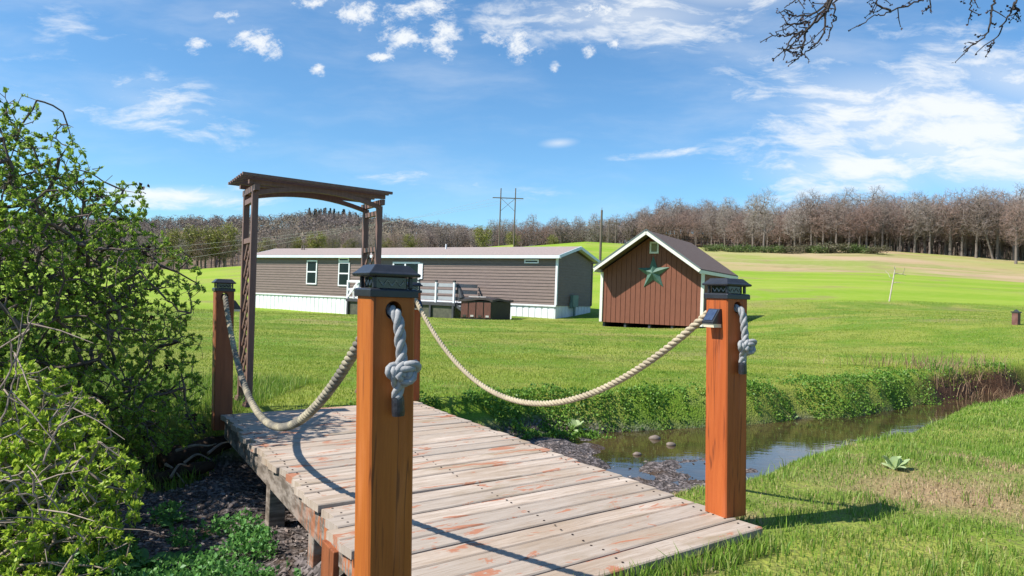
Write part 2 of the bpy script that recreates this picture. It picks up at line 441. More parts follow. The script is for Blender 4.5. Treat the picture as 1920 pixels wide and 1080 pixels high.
m_deck, g = newmat('weathered_decking')
v = g.mapping(g.obj(), rot=(0, 0, -ang_b))
rn = g.rnd()
off = g.n('ShaderNodeCombineXYZ', X=g.math('MULTIPLY', rn, 37.0), Y=g.math('MULTIPLY', rn, 11.0), Z=0.0).outputs[0]
vo = g.n('ShaderNodeVectorMath', {'operation': 'ADD'}); g.put(vo.inputs[0], v); g.put(vo.inputs[1], off); vo = vo.outputs[0]
col, n, n2 = wood_nodes(g, vo, (.53, .445, .375), (.36, .285, .225), (1, 13, 1), 2.2)
col = g.mix(g.math('MULTIPLY', g.step(rn, .25, 1.0), .62), col, (.31, .265, .225))
blot = g.step(g.noise(g.mapping(vo, sc=(.8, 2, 1), loc=(1, 7, 0)), 1.3, 6, .65), .45, .68)
col = g.mix(g.math('MULTIPLY', blot, .6), col, (.30, .215, .145))
col = g.mix(g.math('MULTIPLY', g.step(n2, .50, .74), .7), col, (.24, .18, .135))
fine = g.noise(g.mapping(vo, sc=(2, 60, 1)), 3, 4, .6)
col = g.mix(g.math('MULTIPLY', g.step(fine, .55, .8), .35), col, (.17, .13, .10))
moss = g.step(g.noise(g.mapping(vo, sc=(1, 2.5, 1)), 1.6, 5, .6), .56, .72)
col = g.mix(g.math('MULTIPLY', moss, .65), col, (.235, .17, .095))
red = g.step(g.noise(g.mapping(vo, sc=(1, 3.4, 1), loc=(4, 2, 0)), 2.4, 5, .7, .8), .572, .612)
col = g.mix(g.math('MULTIPLY', red, .85), col, (.37, .14, .075))
g.out(col, .85, g.bump(g.math('ADD', n, g.math('MULTIPLY', fine, .6)), .35, .008), .15)

m_fascia, g = newmat('worn_stained_edge_board')
v = g.mapping(g.obj(), rot=(0, 0, R(-120)))
n = g.noise(g.mapping(v, sc=(2.5, 1, 7)), 2.5, 6, .65); nn = g.noise(g.mapping(v, sc=(9, 1, 2)), 2.5, 6, .7)
pos = g.n('ShaderNodeSeparateXYZ', Vector=g.obj())
col = g.mix(g.step(n, .4, .6), (.30, .255, .22), (.13, .105, .085))
red = g.math('MULTIPLY', g.step(nn, .47, .55), g.step(pos.outputs[1], -.6, -1.4))
col = g.mix(red, col, (.42, .13, .045))
g.out(col, .85, g.bump(nn, .5, .01), .15)

def postmat(name, c1, c2, dark):
    m, g = newmat(name)
    col, n, n2 = wood_nodes(g, g.obj(), c1, c2, (16, 16, 1.1), 1.6)
    ck = g.step(g.noise(g.mapping(g.obj(), sc=(22, 22, .7)), 2.2, 5, .6, .2), .60, .67)
    col = g.mix(g.math('MULTIPLY', ck, .8), col, dark)
    cn = g.noise(g.mapping(g.obj(), sc=(11, 11, .45)), 1.5, 3, .5)
    cr = g.math('SUBTRACT', 1.0, g.step(g.math('ABSOLUTE', g.math('SUBTRACT', cn, .5)), .002, .016))
    cr = g.math('MULTIPLY', cr, g.step(g.noise(g.mapping(g.obj(), sc=(5, 5, 1.3), loc=(3, 1, 2)), 1.6, 3), .46, .56))
    col = g.mix(g.math('MULTIPLY', cr, .8), col, dark)
    fade = g.step(g.noise(g.mapping(g.obj(), sc=(6, 6, .8)), 1.7, 5, .6), .52, .72)
    col = g.mix(g.math('MULTIPLY', fade, .35), col, tuple(min(1, x*1.25 + .05) for x in c1))
    big = g.noise(g.obj(), 2.5, 3)
    col = g.mix(g.math('MULTIPLY', g.step(big, .4, .7), .35), col, c2)
    pz = g.n('ShaderNodeSeparateXYZ', Vector=g.obj()).outputs[2]
    worn = g.math('MULTIPLY', g.step(g.noise(g.mapping(g.obj(), sc=(1, 1, .5)), 26, 5, .7), .60, .66), g.step(pz, .35, .0))
    col = g.mix(g.math('MULTIPLY', worn, .6), col, (.5, .36, .26))
    g.out(col, .55, g.bump(g.math('ADD', n2, n), .25, .006), .3)
    return m
m_postN = postmat('orange_stained_post', (.45, .135, .022), (.32, .085, .014), (.10, .03, .01))
m_postR = postmat('red_orange_stained_post', (.43, .105, .024), (.33, .072, .016), (.13, .03, .01))
m_postF = postmat('dull_red_brown_post', (.30, .10, .04), (.22, .07, .03), (.08, .03, .015))
m_black = simple('black_painted_metal', (.018, .02, .026), (.026, .028, .035), 30, .38, bump=.05, spec=.5)
m_lens = simple('smoked_lens', (.012, .014, .013), (.03, .035, .03), 60, .12, bump=0, spec=.6)
m_solar = simple('solar_cell', (.05, .075, .13), (.03, .045, .09), 60, .15, bump=0, spec=.7)
m_white_lens = simple('frosted_lens', (.75, .68, .5), (.65, .58, .42), 20, .35, bump=0)

br = empty('footbridge', (RN + LN + RF + LF) / 4 * np.array([1, 1, 0]) + np.array([0, 0, -.45]))
tag(br, 'weathered wooden plank footbridge over the stream with orange newel posts', 'bridge')
mb = MB(); n = 28; st_ = Lr / n
prn = random.Random(3)
for i in range(n):
    s0 = i * st_; wdt = st_ - .007 - .008 * prn.random()
    l = LN + Ad * (s0 + st_/2); r = RN + Ad * (s0 + st_/2)
    l = l + Bp * (prn.uniform(-.02, .025) - (.03 if i < 8 else 0)); r = r + Bp * prn.uniform(-.015, .02)
    z = prn.uniform(-.003, .003)
    if i == 9: l = l + np.array([0, 0, .022])
    pn = np.array([-Bp[1], Bp[0], 0]); hw = wdt / 2 * np.dot(Ad, pn)
    q = [l - pn*hw, r - pn*hw, r + pn*hw, l + pn*hw]
    c_ = .006
    top = [l - pn*(hw-c_), r - pn*(hw-c_), r + pn*(hw-c_), l + pn*(hw-c_)]
    dz = lambda ps, h: [p + np.array([0, 0, h + z]) for p in ps]
    mb.add(dz(q, -.038) + dz(q, -.005) + dz(top, 0.0), [(3,2,1,0)] + [(j, (j+1)%4, 4+(j+1)%4, 4+j) for j in range(4)] + [(4+j, 4+(j+1)%4, 8+(j+1)%4, 8+j) for j in range(4)] + [(8,9,10,11)])
n_plank = len(mb.f); nb = mb
for i in range(n):
    for f in (.035, .5, .965):
        for e in (.27, .73):
            p = (LN + (RN - LN)*f) + Ad*(i*st_ + st_*e) + np.array([prn.uniform(-.012, .012), prn.uniform(-.012, .012), .0025])
            nb.poly([p + np.array([.0055*math.cos(a*1.047), .0055*math.sin(a*1.047), 0]) for a in range(6)], (0, 0, 1), .002)
deck = mb.build('decking', m_deck, br); deck.data.materials.append(simple('rusty_nail', (.05, .03, .025), None, 30, .7))
deck.data.polygons.foreach_set('material_index', [0]*n_plank + [1]*(len(mb.f) - n_plank))
for nm, p, q, off in (('edge_beam', LN, LN + Ad*Lr, .035), ('edge_beam', RN, RF, -.045)):
    MB().bar(p + Bp*off + Ad*.05 + [0,0,-.11], q + Bp*off - Ad*.03 + [0,0,-.11], .042, .14).build(nm, m_fascia, br, bevel=.004)
MB().bar((LN+RN)/2 + Ad*.05 + [0,0,-.125], (LN+RN)/2 + Ad*(Lr-.03) + [0,0,-.125], .042, .17).build('centre_beam', m_fascia, br)
for s in (.38, .62):
    for base, off in ((LN, .085), (RN, -.10)):
        p = base + Ad * Lr * s + Bp * off
        MB().box(p + [0,0,-.55], (.1, .1, .75), R(30)).build('support_leg', m_fascia, br, bevel=.005)
# a stub of stained board nailed below the near left edge
p = LN + Ad * 1.15 + Bp * .005
MB().bar(p + Ad*.09 + [0,0,-.2], p - Ad*.09 + [0,0,-.2], .03, .17).build('bracket_board', m_postF, br, bevel=.004)

LEAN = math.tan(R(1.5)); PW = .142
m_filigree = simple('pewter_filigree', (.32, .33, .30), (.22, .23, .21), 40, .4, bump=0)
def post(cx, cy, z0, z1, mat, rz=R(30), label=None):
    """square post with a round rope hole, and its black lantern cap; local frame: y runs along the bridge"""
    c = .006; h = PW/2; hb = PW - 2*c; zc = z1 - .052 - .0
    zt = min(z1, zc + hb/2); zb = zc - hb/2
    oct_ = [(-h+c, -h), (h-c, -h), (h, -h+c), (h, h-c), (h-c, h), (-h+c, h), (-h, h-c), (-h, -h+c)]
    V = []; F = []
    def add(vs, fs):
        k = len(V); V.extend(vs); F.extend(tuple(i+k for i in f) for f in fs)
    def prism(a, b):
        add([(x, y, a) for x, y in oct_] + [(x, y, b) for x, y in oct_], [tuple(range(8))[::-1], tuple(range(8, 16))] + [(i, (i+1)%8, 8+(i+1)%8, 8+i) for i in range(8)])
    prism(z0, zb)
    if z1 > zt + .001: prism(zt, z1)
    hr = .027; N = 24; e = h - c; hh = (zt - zb)/2; zm = (zt+zb)/2
    for sgn in (-1, 1):
        vs = []
        for i in range(N):
            a = 2*math.pi*i/N; ca, sa = math.cos(a), math.sin(a); m = max(abs(ca), abs(sa))
            vs += [(hr*ca, sgn*h, zc + hr*1.08*sa), (e*ca/m, sgn*h, zm + hh*sa/m)]
        add(vs, [(2*i, 2*i+1, 2*((i+1)%N)+1, 2*((i+1)%N)) for i in range(N)])
    vs = [(hr*math.cos(2*math.pi*i/N), sgn*h, zc + hr*1.08*math.sin(2*math.pi*i/N)) for sgn in (-1, 1) for i in range(N)]
    add(vs, [(i, (i+1)%N, N+(i+1)%N, N+i) for i in range(N)])
    for i in range(8):
        if i in (0, 4): continue
        (xa, ya), (xb, yb) = oct_[i], oct_[(i+1) % 8]
        add([(xa,ya,zb),(xb,yb,zb),(xb,yb,zt),(xa,ya,zt)], [(0,1,2,3)])
    add([(-e, -h, zt), (e, -h, zt), (e, h, zt), (-e, h, zt)], [(0,1,2,3)])
    cr, sr = math.cos(rz), math.sin(rz)
    def tw(p): return np.array([cx + cr*p[0] - sr*p[1] - LEAN*p[2], cy + sr*p[0] + cr*p[1], p[2]])
    mb = MB(); mb.add([tw(p) for p in V], F)
    o = mb.build('post', mat, br)
    if label: o['label'] = label
    def fr(mb, rings):
        vs = []; fs = []
        for (hw, z) in rings: vs += [tw((x*hw, y*hw, z)) for x, y in ((-1,-1),(1,-1),(1,1),(-1,1))]
        for i in range(len(rings)-1): fs += [(4*i+j, 4*i+(j+1)%4, 4*i+4+(j+1)%4, 4*i+4+j) for j in range(4)]
        fs += [(3,2,1,0), tuple(4*(len(rings)-1)+j for j in range(4))]
        mb.add(vs, fs)
    mb = MB(); z = z1
    fr(mb, [(h+.008, z-.012), (h+.008, z+.010), (h+.004, z+.014), (h-.012, z+.016)])
    for sx_ in (-1, 1):
        for sy_ in (-1, 1):
            q = h - .012
            mb.add([tw((sx_*q + dx*.012, sy_*q + dy*.012, zz)) for zz in (z+.0165, z+.05) for dx, dy in ((-.5,-.5),(.5,-.5),(.5,.5),(-.5,.5))],
                   [(3,2,1,0),(4,5,6,7)] + [(j,(j+1)%4,4+(j+1)%4,4+j) for j in range(4)])
    fr(mb, [(h-.004, z+.050), (h+.012, z+.053), (h+.014, z+.061), (h+.005, z+.067), (h*.80, z+.087), (h*.76, z+.0885)])
    mb.build('cap_lamp', m_black, o, bevel=.002).location = (0,0,0)
    mb = MB(); fr(mb, [(h-.020, z+.0165), (h-.020, z+.0495)])
    # raised zigzag filigree on the lens
    mb.build('cap_lens', m_lens, o)
    mb = MB()
    for side in range(4):
        ca, sa = math.cos(side*math.pi/2), math.sin(side*math.pi/2)
        pts = [(-.042 + .014*i, -(h-.0185), z + (.024 if i % 2 else .041)) for i in range(7)]
        pts = [tw((ca*p[0] - sa*p[1], sa*p[0] + ca*p[1], p[2])) for p in pts]
        for a, b in zip(pts[:-1], pts[1:]): mb.tube([a, b], .0024, 5)
    mb.build('cap_filigree', m_filigree if mat is not m_postF else m_black, o)
    def front(x, z, out=0.0, side=-1): return tw((x, side*h + (-out if side < 0 else out), z))
    return dict(o=o, tw=tw, zc=zc, h=h, front=front)

pN = at_z(0, 0) * 0
cN = at_y(724, 549, 2.30); cRr = at_z(1360, 962); cF = at_y(419.5, 543, 5.93); cB = at_z(769, 750, 0)
N_ = post(cN[0] + LEAN*1.0, cN[1], -.62, 1.026, m_postN, label='orange stained post with long drying cracks')
R_ = post(cRr[0], cRr[1], .001, 1.068, m_postR, label='red orange post standing on the deck corner with a solar light')
F_ = post(cF[0] + LEAN*1.0, cF[1], -.13, 1.0, m_postF, label='dull brown post beside the leafy shrub')
B_ = post(cB[0], cB[1], .001, 1.045, m_postR, label='post mostly hidden at the lawn end of the bridge')

# ropes
m_rope, g = newmat('weathered_rope')
n = g.noise(g.obj(), 55, 4, .6); n2 = g.noise(g.obj(), 3.2, 3)
col = g.mix(g.step(n, .3, .7), (.46, .395, .285), (.33, .275, .19)); col = g.mix(g.math('MULTIPLY', g.step(n2, .42, .65), .5), col, (.27, .23, .17))
g.out(col, .9, g.bump(n, .5, .004), .1)
m_rope2, g = newmat('grey_white_rope')
n = g.noise(g.mapping(g.obj(), sc=(1, 1, 1)), 70, 4, .6)
g.out(g.mix(g.step(n, .3, .7), (.36, .36, .36), (.25, .25, .255)), .9, g.bump(n, .5, .004), .1)
m_tape = simple('black_tape', (.015, .016, .02), (.03, .03, .035), 40, .35, bump=.3, spec=.5)

m_rope_old, g = newmat('old_grey_rope')
n = g.noise(g.obj(), 60, 5, .65); n2 = g.noise(g.obj(), 5, 4, .6)
col = g.mix(g.step(n, .3, .7), (.40, .35, .25), (.26, .225, .16)); col = g.mix(g.math('MULTIPLY', g.step(n2, .40, .58), .75), col, (.10, .095, .09))
g.out(col, .9, g.bump(n, .5, .004), .1)
def resample(pts, ds):
    pts = np.array(pts, float); d = np.r_[0, np.cumsum(np.linalg.norm(np.diff(pts, axis=0), axis=1))]
    s = np.linspace(0, d[-1], max(4, int(d[-1] / ds)))
    return np.stack([np.interp(s, d, pts[:, i]) for i in range(3)], 1)
def smooth_path(pts, n=12):
    """Catmull-Rom"""
    P = [np.array(p, float) for p in pts]; P = [2*P[0]-P[1]] + P + [2*P[-1]-P[-2]]; out = []
    for i in range(1, len(P)-2):
        for k in range(n):
            t = k/n; a, b, c, d = P[i-1:i+3]
            out.append(.5*((2*b) + (-a+c)*t + (2*a-5*b+4*c-d)*t*t + (-a+3*b-3*c+d)*t**3))
    out.append(P[-2]); return np.array(out)
def rope_mesh(path, rad, pitch=.115, sides=8, ds=.011):
    p = resample(path, ds); mb = MB()
    T = np.gradient(p, axis=0); T /= np.linalg.norm(T, axis=1)[:, None]
    a = np.array([0, 0, 1.]) if abs(T[0][2]) < .9 else np.array([1., 0, 0])
    x = np.cross(T[0], a); x /= np.linalg.norm(x); fx = []; fy = []
    for i in range(len(p)):
        x = x - T[i]*np.dot(x, T[i]); x /= np.linalg.norm(x); fx.append(x); fy.append(np.cross(T[i], x))
    fx = np.array(fx); fy = np.array(fy); s = np.arange(len(p)) * ds
    for k in range(3):
        th = 2*math.pi*(s/pitch + k/3)
        mb.tube(p + rad*.50*(fx*np.cos(th)[:, None] + fy*np.sin(th)[:, None]), rad*.54, sides)
    return mb
def hang(P0, P1, sag, n=60):
    t = np.linspace(0, 1, n)[:, None]
    return P0 + (P1 - P0)*t - np.array([0, 0, 1.])*sag*4*t*(1-t)
def knot_tail(P, flip=1):
    """local x,z offsets on the front face of post P: out of the hole, down into an overhand knot, tail"""
    zc, h = P['zc'], P['h']; L = lambda x, y, z: P['tw']((x, -h - y, zc + z))
    pts = [L(0, -.10, .0), L(0, -.03, 0), L(.002, .016, -.012), L(.007, .030, -.05), L(.010, .033, -.10), L(.014, .036, -.145)]
    sc = .0112; ts = np.linspace(-.35, 2*math.pi - 1.0, 30); kn = []
    for t in ts:
        a = math.sin(t) + 2*math.sin(2*t); b = math.cos(t) - 2*math.cos(2*t); cc = -math.sin(3*t)
        kn.append((a*sc*1.42*flip, cc*sc*1.15, b*sc*.82 + a*sc*.22))
    kn = [L(.016*flip + a, .046 + b, -.187 + c_) for a, b, c_ in kn]
    tail = [L(.004, .034, -.225), L(.004, .028, -.25), L(.006, .027, -.268)]
    path = np.concatenate([smooth_path(pts + kn[:1], 10)[:-1], smooth_path(kn, 3)[:-1], smooth_path([kn[-1]] + tail, 8)])
    return path, L
def railing(P0, P1, sag, label, knot_label):
    a = P0['tw']((0, 0, P0['zc'])); b = P1['tw']((0, 0, P1['zc']))
    a1 = P0['tw']((0, -P0['h'] - .01, P0['zc'] - .004)); b1 = P1['tw']((0, P1['h'] + .01, P1['zc'] - .004))
    root = empty('rope', (a + b) / 2 * [1, 1, 0] + [0, 0, (a[2]+b[2])/2]); tag(root, label, 'rope', 'ropes slung between the bridge posts')
    path = np.concatenate([[P0['tw']((0, .09, P0['zc'])), a], hang(a1, b1, sag), [b]])
    rope_mesh(path, .0205)  .build('rope_span', m_rope_old if P0 is F_ else m_rope, root, smooth=True)
    kp, L = knot_tail(P1)
    o = rope_mesh(kp, .0182, sides=9, ds=.008).build('rope_knot', m_rope2, root, smooth=True); o['label'] = knot_label
    MB().tube(resample([L(.006, .027, -.262), L(.009, .026, -.32)], .01), [.018, .0195, .0195, .020, .019, .017][:len(resample([L(.006, .027, -.262), L(.009, .026, -.32)], .01))], 14).build('tape_end', m_tape, root, smooth=False)
railing(F_, N_, .675, 'old grey rope sagging on the shrub side of the bridge', 'grey overhand knot on the face of the orange post')
railing(B_, R_, .725, 'pale tan rope sagging on the stream side of the bridge', 'grey white overhand knot on the stream side post')

# small solar wedge lights
def wedge(P, face, zoff, label, xo=0.0):
    h = P['h']; z = P['zc'] + zoff
    def L(x, out, zz):
        if face == 'left': return P['tw']((-h - out, x + xo, z + zz))
        if face == 'right': return P['tw']((h + out, -x + xo, z + zz))
        return P['tw']((x + xo, -h - out, z + zz))
    root = empty('solar_light', L(0, 0, 0)); tag(root, label, 'solar light', 'solar step lights on the posts')
    W = .037
    a = [(0, .045), (.012, .045), (.058, -.018), (.058, -.028), (0, -.028)]
    vs = [L(-W, o_, zz) for o_, zz in a] + [L(W, o_, zz) for o_, zz in a]; n = 5
    MB().add(vs, [tuple(range(n)), tuple(range(2*n-1, n-1, -1))] + [(i, n+i, n+(i+1)%n, (i+1)%n) for i in range(n)]).build('housing', m_black, root)
    e = .003
    MB().add([L(-W*.75, .0165+e, .041), L(W*.75, .0165+e, .041), L(W*.75, .0535+e, -.0105), L(-W*.75, .0535+e, -.0105)], [(0,1,2,3)]).build('solar_panel', m_solar, root)
    vs = [L(s*W*.94, o_, zz) for s in (-1, 1) for o_, zz in ((.001, -.0285), (.054, -.0285), (.050, -.046), (.001, -.046))]
    MB().add(vs, [(0,1,2,3), (7,6,5,4), (0,4,5,1), (1,5,6,2), (2,6,7,3), (3,7,4,0)]).build('lens', m_white_lens, root)
wedge(R_, 'left', -.055, 'black wedge solar light on the inner face of the post by the stream')
wedge(F_, 'right', -.075, 'small black solar light on the dull brown post beside the arbor')
wedge(B_, 'front', -.075, 'black solar light half hidden behind the orange post', .03)

# ------------------------------------------------------------------ arbor
m_arbor = simple('brown_arbor_paint', (.20, .115, .09), (.145, .085, .068), 6, .55, (8, 8, 1.2), .12, .35)
a0 = at_z(466, 763, .0); ar = empty('garden_arbor', a0)
tag(ar, 'dark brown wooden arbor with slatted arched top standing at the far end of the footbridge', 'arbor')
AW, AD = 1.195, .40; Hh = 1.855
def ap(s, d, z): return a0 + Bp*s + A*d + np.array([0, 0, z]) - np.array([LEAN*.35*z, 0, 0])
for s in (0, AW):
    for d in (0, AD):
        MB().bar(ap(s, d, .004), ap(s, d, Hh), .052, .052, up=A).build('arbor_post', m_arbor, ar, bevel=.003)
        MB().box(ap(s, d, .014), (.085, .085, .02), ang_b).box(ap(s, d, .034), (.072, .072, .02), ang_b).build('post_foot', m_arbor, ar)
    # lattice side panel: crossing strips between the two posts, up to about half height
    mb = MB(); z0, z1 = .18, 1.42; stp = .155
    for dirn in (1, -1):
        kz = z0 - .30
        while kz < z1:
            d0, d1, za, zb = .03, AD - .03, kz, kz + .34
            if dirn < 0: za, zb = zb, za
            lo, hi = min(za, zb), max(za, zb)
            ta = 0.0; tb = 1.0
            sl = (zb - za)
            def clampt(zz): return (zz - za) / sl
            if lo < z0: t = clampt(z0); (ta, tb) = (t, 1.0) if za < z0 else (0.0, t)
            if hi > z1: t = clampt(z1); (ta, tb) = (ta, t) if zb > z1 else (t, tb)
            if tb - ta > .12:
                f = lambda t: ap(s + dirn*.006, d0 + (d1-d0)*t, za + sl*t)
                mb.bar(f(ta), f(tb), .024, .010, up=Bp)
            kz += stp
    mb.build('lattice_panel', m_arbor, ar)
    for z in (.16, 1.44, 1.79):
        MB().bar(ap(s, .03, z), ap(s, AD - .03, z), .04, .045).build('side_rail', m_arbor, ar)
    # bracket feet under the top
    MB().bar(ap(s, -.10, Hh + .03), ap(s, AD + .10, Hh + .03), .04, .05).build('cross_bearer', m_arbor, ar)
for d in (-.012, AD + .012):
    # arched beam, flat on top with a curved lower edge
    n = 16; outl_t = []; outl_b = []
    for i in range(n + 1):
        t = i / n; arch = 4*t*(1-t)
        outl_t.append(ap(AW*t, d, 1.862 + .085*arch)); outl_b.append(ap(AW*t, d, 1.822 + .085*arch))
    pts = outl_t + outl_b[::-1]
    mb = MB(); q = np.array([0, 0, 0.]); nn = len(outl_t); off = A*.02
    vs = [p - off for p in outl_t] + [p - off for p in outl_b] + [p + off for p in outl_t] + [p + off for p in outl_b]
    fs = []
    for i in range(n):
        fs += [(i, i+1, nn+i+1, nn+i), (2*nn+i, 3*nn+i, 3*nn+i+1, 2*nn+i+1), (i, 2*nn+i, 2*nn+i+1, i+1), (nn+i, nn+i+1, 3*nn+i+1, 3*nn+i)]
    fs += [(0, nn, 3*nn, 2*nn), (n, 2*nn+n, 3*nn+n, nn+n)]
    mb.add(vs, fs).build('arched_beam', m_arbor, ar)
    MB().bar(ap(-.06, d, Hh + .08), ap(AW + .05, d, Hh + .088), .032, .034).build('top_beam', m_arbor, ar)
mb = MB()
for i in range(8):
    d = -.16 + (AD + .32) * i / 7
    MB().bar(ap(-.14, d, Hh + .121), ap(AW + .07, d, Hh + .117), .028, .024).build('top_slat', m_arbor, ar)

# ------------------------------------------------------------------ mobile home
UH = np.array([.848, -.530, 0]); UH /= np.linalg.norm(UH); VH = np.array([-UH[1], UH[0], 0])
H0 = at_y(1042, 573.5, 40.7); ZS = H0[2]           # near right corner, at the skirt's top
HL, HW_ = 25.8, 4.5
ZE, ZG = at_y(1042, 485.5, 40.7)[2], -.35
RISE = .56
def hp(x, y, z): return np.array([H0[0], H0[1], 0]) + UH*x + VH*y + np.array([0, 0, z])
def hpx(px, py, y=0.0):
    p = at_plane(px, py, hp(0, y, 0), VH); d = p - hp(0, 0, 0); return float(np.dot(d, UH)), float(p[2])
home = empty('mobile_home', hp(-HL/2, HW_/2, ZG)); tag(home, 'long single storey brown mobile home with white skirting across the lawn', 'mobile home')
m_sid = simple('brown_vinyl_siding', (.19, .14, .122), (.155, .113, .10), 2.5, .6, (1, 1, 6), .05)
m_white = simple('white_vinyl', (.74, .75, .77), (.66, .67, .70), 3, .45, bump=.03)
m_fasc = simple('pale_blue_white_gutter', (.55, .63, .70), (.62, .68, .74), 2, .4, bump=.02)
m_shing = simple('tan_grey_shingles', (.33, .265, .245), (.26, .21, .195), 9, .85, (1, 1, 3), .2)
m_glass = simple('dark_window_glass', (.006, .013, .014), (.010, .020, .02), 1.5, .05, bump=0, spec=.15)
def siding(mb, P, L, z0, zt, nrm, lap=.18):
    """overlapping boards: P(s) point at distance s along the wall; zt(s) its top; nrm outwards"""
    z = z0; top = zt if not callable(zt) else None
    while z < zt - 1e-3:
        zz = min(z + lap, zt)
        a, b = P(0), P(L)
        lo = nrm * .030
        e = np.array([0, 0, 1.])
        mb.add([a + lo + e*z, b + lo + e*z, b + e*(zz+.001), a + e*(zz+.001), a + e*z, b + e*z], [(0,1,2,3), (4,5,1,0)])
        z = zz
mb = MB(); siding(mb, lambda s: hp(-HL + s, 0, 0), HL, ZS, ZE + .02, -VH)
# gable walls, clipped under the rake
for x, nr in ((0, UH), (-HL, -UH)):
    z = ZS
    while z < ZE + RISE:
        zz = z + .165
        cl = lambda q: 0 if q <= ZE else (q - ZE) / RISE * HW_ / 2
        y0, y1 = cl(z), cl(min(zz, ZE + RISE - .01)); e = nr * .022
        mb.add([hp(x, y0, z) + e, hp(x, HW_ - y0, z) + e, hp(x, HW_ - y1, min(zz, ZE+RISE-.01)), hp(x, y1, min(zz, ZE+RISE-.01))], [(0,1,2,3)])
        z = zz
mb.add([hp(-HL, HW_, ZS), hp(0, HW_, ZS), hp(0, HW_, ZE), hp(-HL, HW_, ZE)], [(0,1,2,3)])
mb.build('siding', m_sid, home)
# skirting with ribs
mb = MB(); x = -HL
def ribs(P, L, n, nrm):
    for i in range(n):
        a, b = i*L/n, (i+.72)*L/n; c_ = (i+1)*L/n
        for s0, s1, o_ in ((a, b, .012), (b, c_, -.012)):
            q = nrm * o_
            mb.add([P(s0) + q + [0,0,ZG-.3], P(s1) + q + [0,0,ZG-.3], P(s1) + q + [0,0,ZS], P(s0) + q + [0,0,ZS]], [(0,1,2,3)])
            mb.add([P(s1) + nrm*.012 + [0,0,ZG-.3], P(s1) - nrm*.012 + [0,0,ZG-.3], P(s1) - nrm*.012 + [0,0,ZS], P(s1) + nrm*.012 + [0,0,ZS]], [(0,1,2,3)])
ribs(lambda s: hp(-HL + s, .03, 0), HL, 62, -VH); ribs(lambda s: hp(-.03, s, 0), HW_, 11, UH)
mb.build('skirting', m_white, home)
MB().box(hp(-HL/2, -.03, ZS - .01), (HL + .06, .05, .09), math.atan2(UH[1], UH[0])).build('skirt_trim', m_white, home)
MB().box(hp(.0, -.0, (ZS + ZE)/2 + .04), (.12, .10, ZE - ZS - .0), math.atan2(UH[1], UH[0])).build('corner_trim', m_white, home)
MB().box(hp(.0, HW_, (ZS + ZE)/2 + .04), (.10, .10, ZE - ZS - .0), math.atan2(UH[1], UH[0])).build('corner_trim', m_sid, home)
# roof: two slopes with thickness
mb = MB(); OH = .28; OG = .30; th = .10; z_e = ZE + .22; z_r = z_e + RISE + .10
for sg in (0, 1):
    y0 = -OH if sg == 0 else HW_ + OH
    vs = [hp(-HL-OG, y0, z_e), hp(OG, y0, z_e), hp(OG, HW_/2, z_r), hp(-HL-OG, HW_/2, z_r)]
    vs += [p - np.array([0,0,th]) for p in vs]
    fs = [(0,1,2,3), (7,6,5,4), (0,4,5,1), (1,5,6,2), (3,2,6,7), (0,3,7,4)]
    mb.add(vs, fs)
mb.build('roof', m_shing, home)
rzH = math.atan2(UH[1], UH[0])
MB().box(hp(-HL/2, -OH - .03, z_e - .12), (HL + 2*OG, .06, .17), rzH).build('gutter', m_fasc, home, bevel=.01)
MB().box(hp(-HL/2, HW_ + OH + .03, z_e - .12), (HL + 2*OG, .06, .22), rzH).build('gutter', m_fasc, home)
MB().box(hp(-HL/2, -OH/2, z_e - .18), (HL + 2*OG - .1, OH, .03), rzH).build('soffit', m_white, home)
for xg in (OG + .025, -HL - OG - .025):
    mb = MB()
    for y0 in (-OH - .06, HW_ + OH + .06):
        p0 = hp(xg, y0, z_e - .10); p1 = hp(xg, HW_/2, z_r - .085)
        mb.bar(p0, p1, .05, .17, up=(0,0,1))
    mb.build('rake_board', m_fasc, home)
    mb = MB(); xs = xg - math.copysign(.17, xg + HL/2)
    for y0 in (-OH, HW_ + OH):
        mb.bar(hp(xs, y0, z_e - .14), hp(xs, HW_/2, z_r - .14), .28, .03, up=(0,0,1))
    mb.build('soffit', m_white, home)
for px in (570, 566, 836):
    x, z = hpx(px, 470, HW_/2 - .6); MB().tube([hp(x, HW_/2 - .6, z_r - .25), hp(x, HW_/2 - .6, z_r + .16)], .05, 8).build('vent_pipe', m_sid if px != 836 else m_white, home)
def window(x0, y0, x1, y1, splits=(), vsplit=None, name='window', fw=.09):
    xa, za = hpx(x0, y0); xb, zb = hpx(x1, y1); zt, zl = max(za, zb), min(za, zb)
    mb = MB(); q = -.045
    def bx(a, b, c_, d): mb.box(hp((a+b)/2, q, (c_+d)/2), (b-a, .075, d-c_), rzH)
    bx(xa, xa+fw, zl, zt); bx(xb-fw, xb, zl, zt); bx(xa+fw, xb-fw, zt-fw, zt); bx(xa+fw, xb-fw, zl, zl+fw)
    for s in splits:
        zz = zl + (zt-zl)*s; bx(xa+fw, xb-fw, zz-fw/2, zz+fw/2)
    if vsplit:
        xx = xa + (xb-xa)*vsplit; bx(xx-fw/2, xx+fw/2, zl+fw, zt-fw)
    fr_ = mb.build(name, m_white, home)
    MB().box(hp((xa+xb)/2, -.032, (zl+zt)/2), (xb-xa-.02, .03, zt-zl-.02), rzH).build('pane', m_glass, fr_)
    return xa, xb, zl, zt
window(577, 488, 594.5, 533.5, (.52,))
window(636.5, 483, 655.5, 491, (), None, 'transom_window')
window(636.5, 491.6, 655.5, 537, (.53,))
window(738, 491, 786, 562, (), .47, 'patio_door', .12)
window(984.5, 486.5, 1011, 494, (), None, 'vent_window', .07)
xa, za = hpx(787.5, 493); xb, zb = hpx(793, 523)
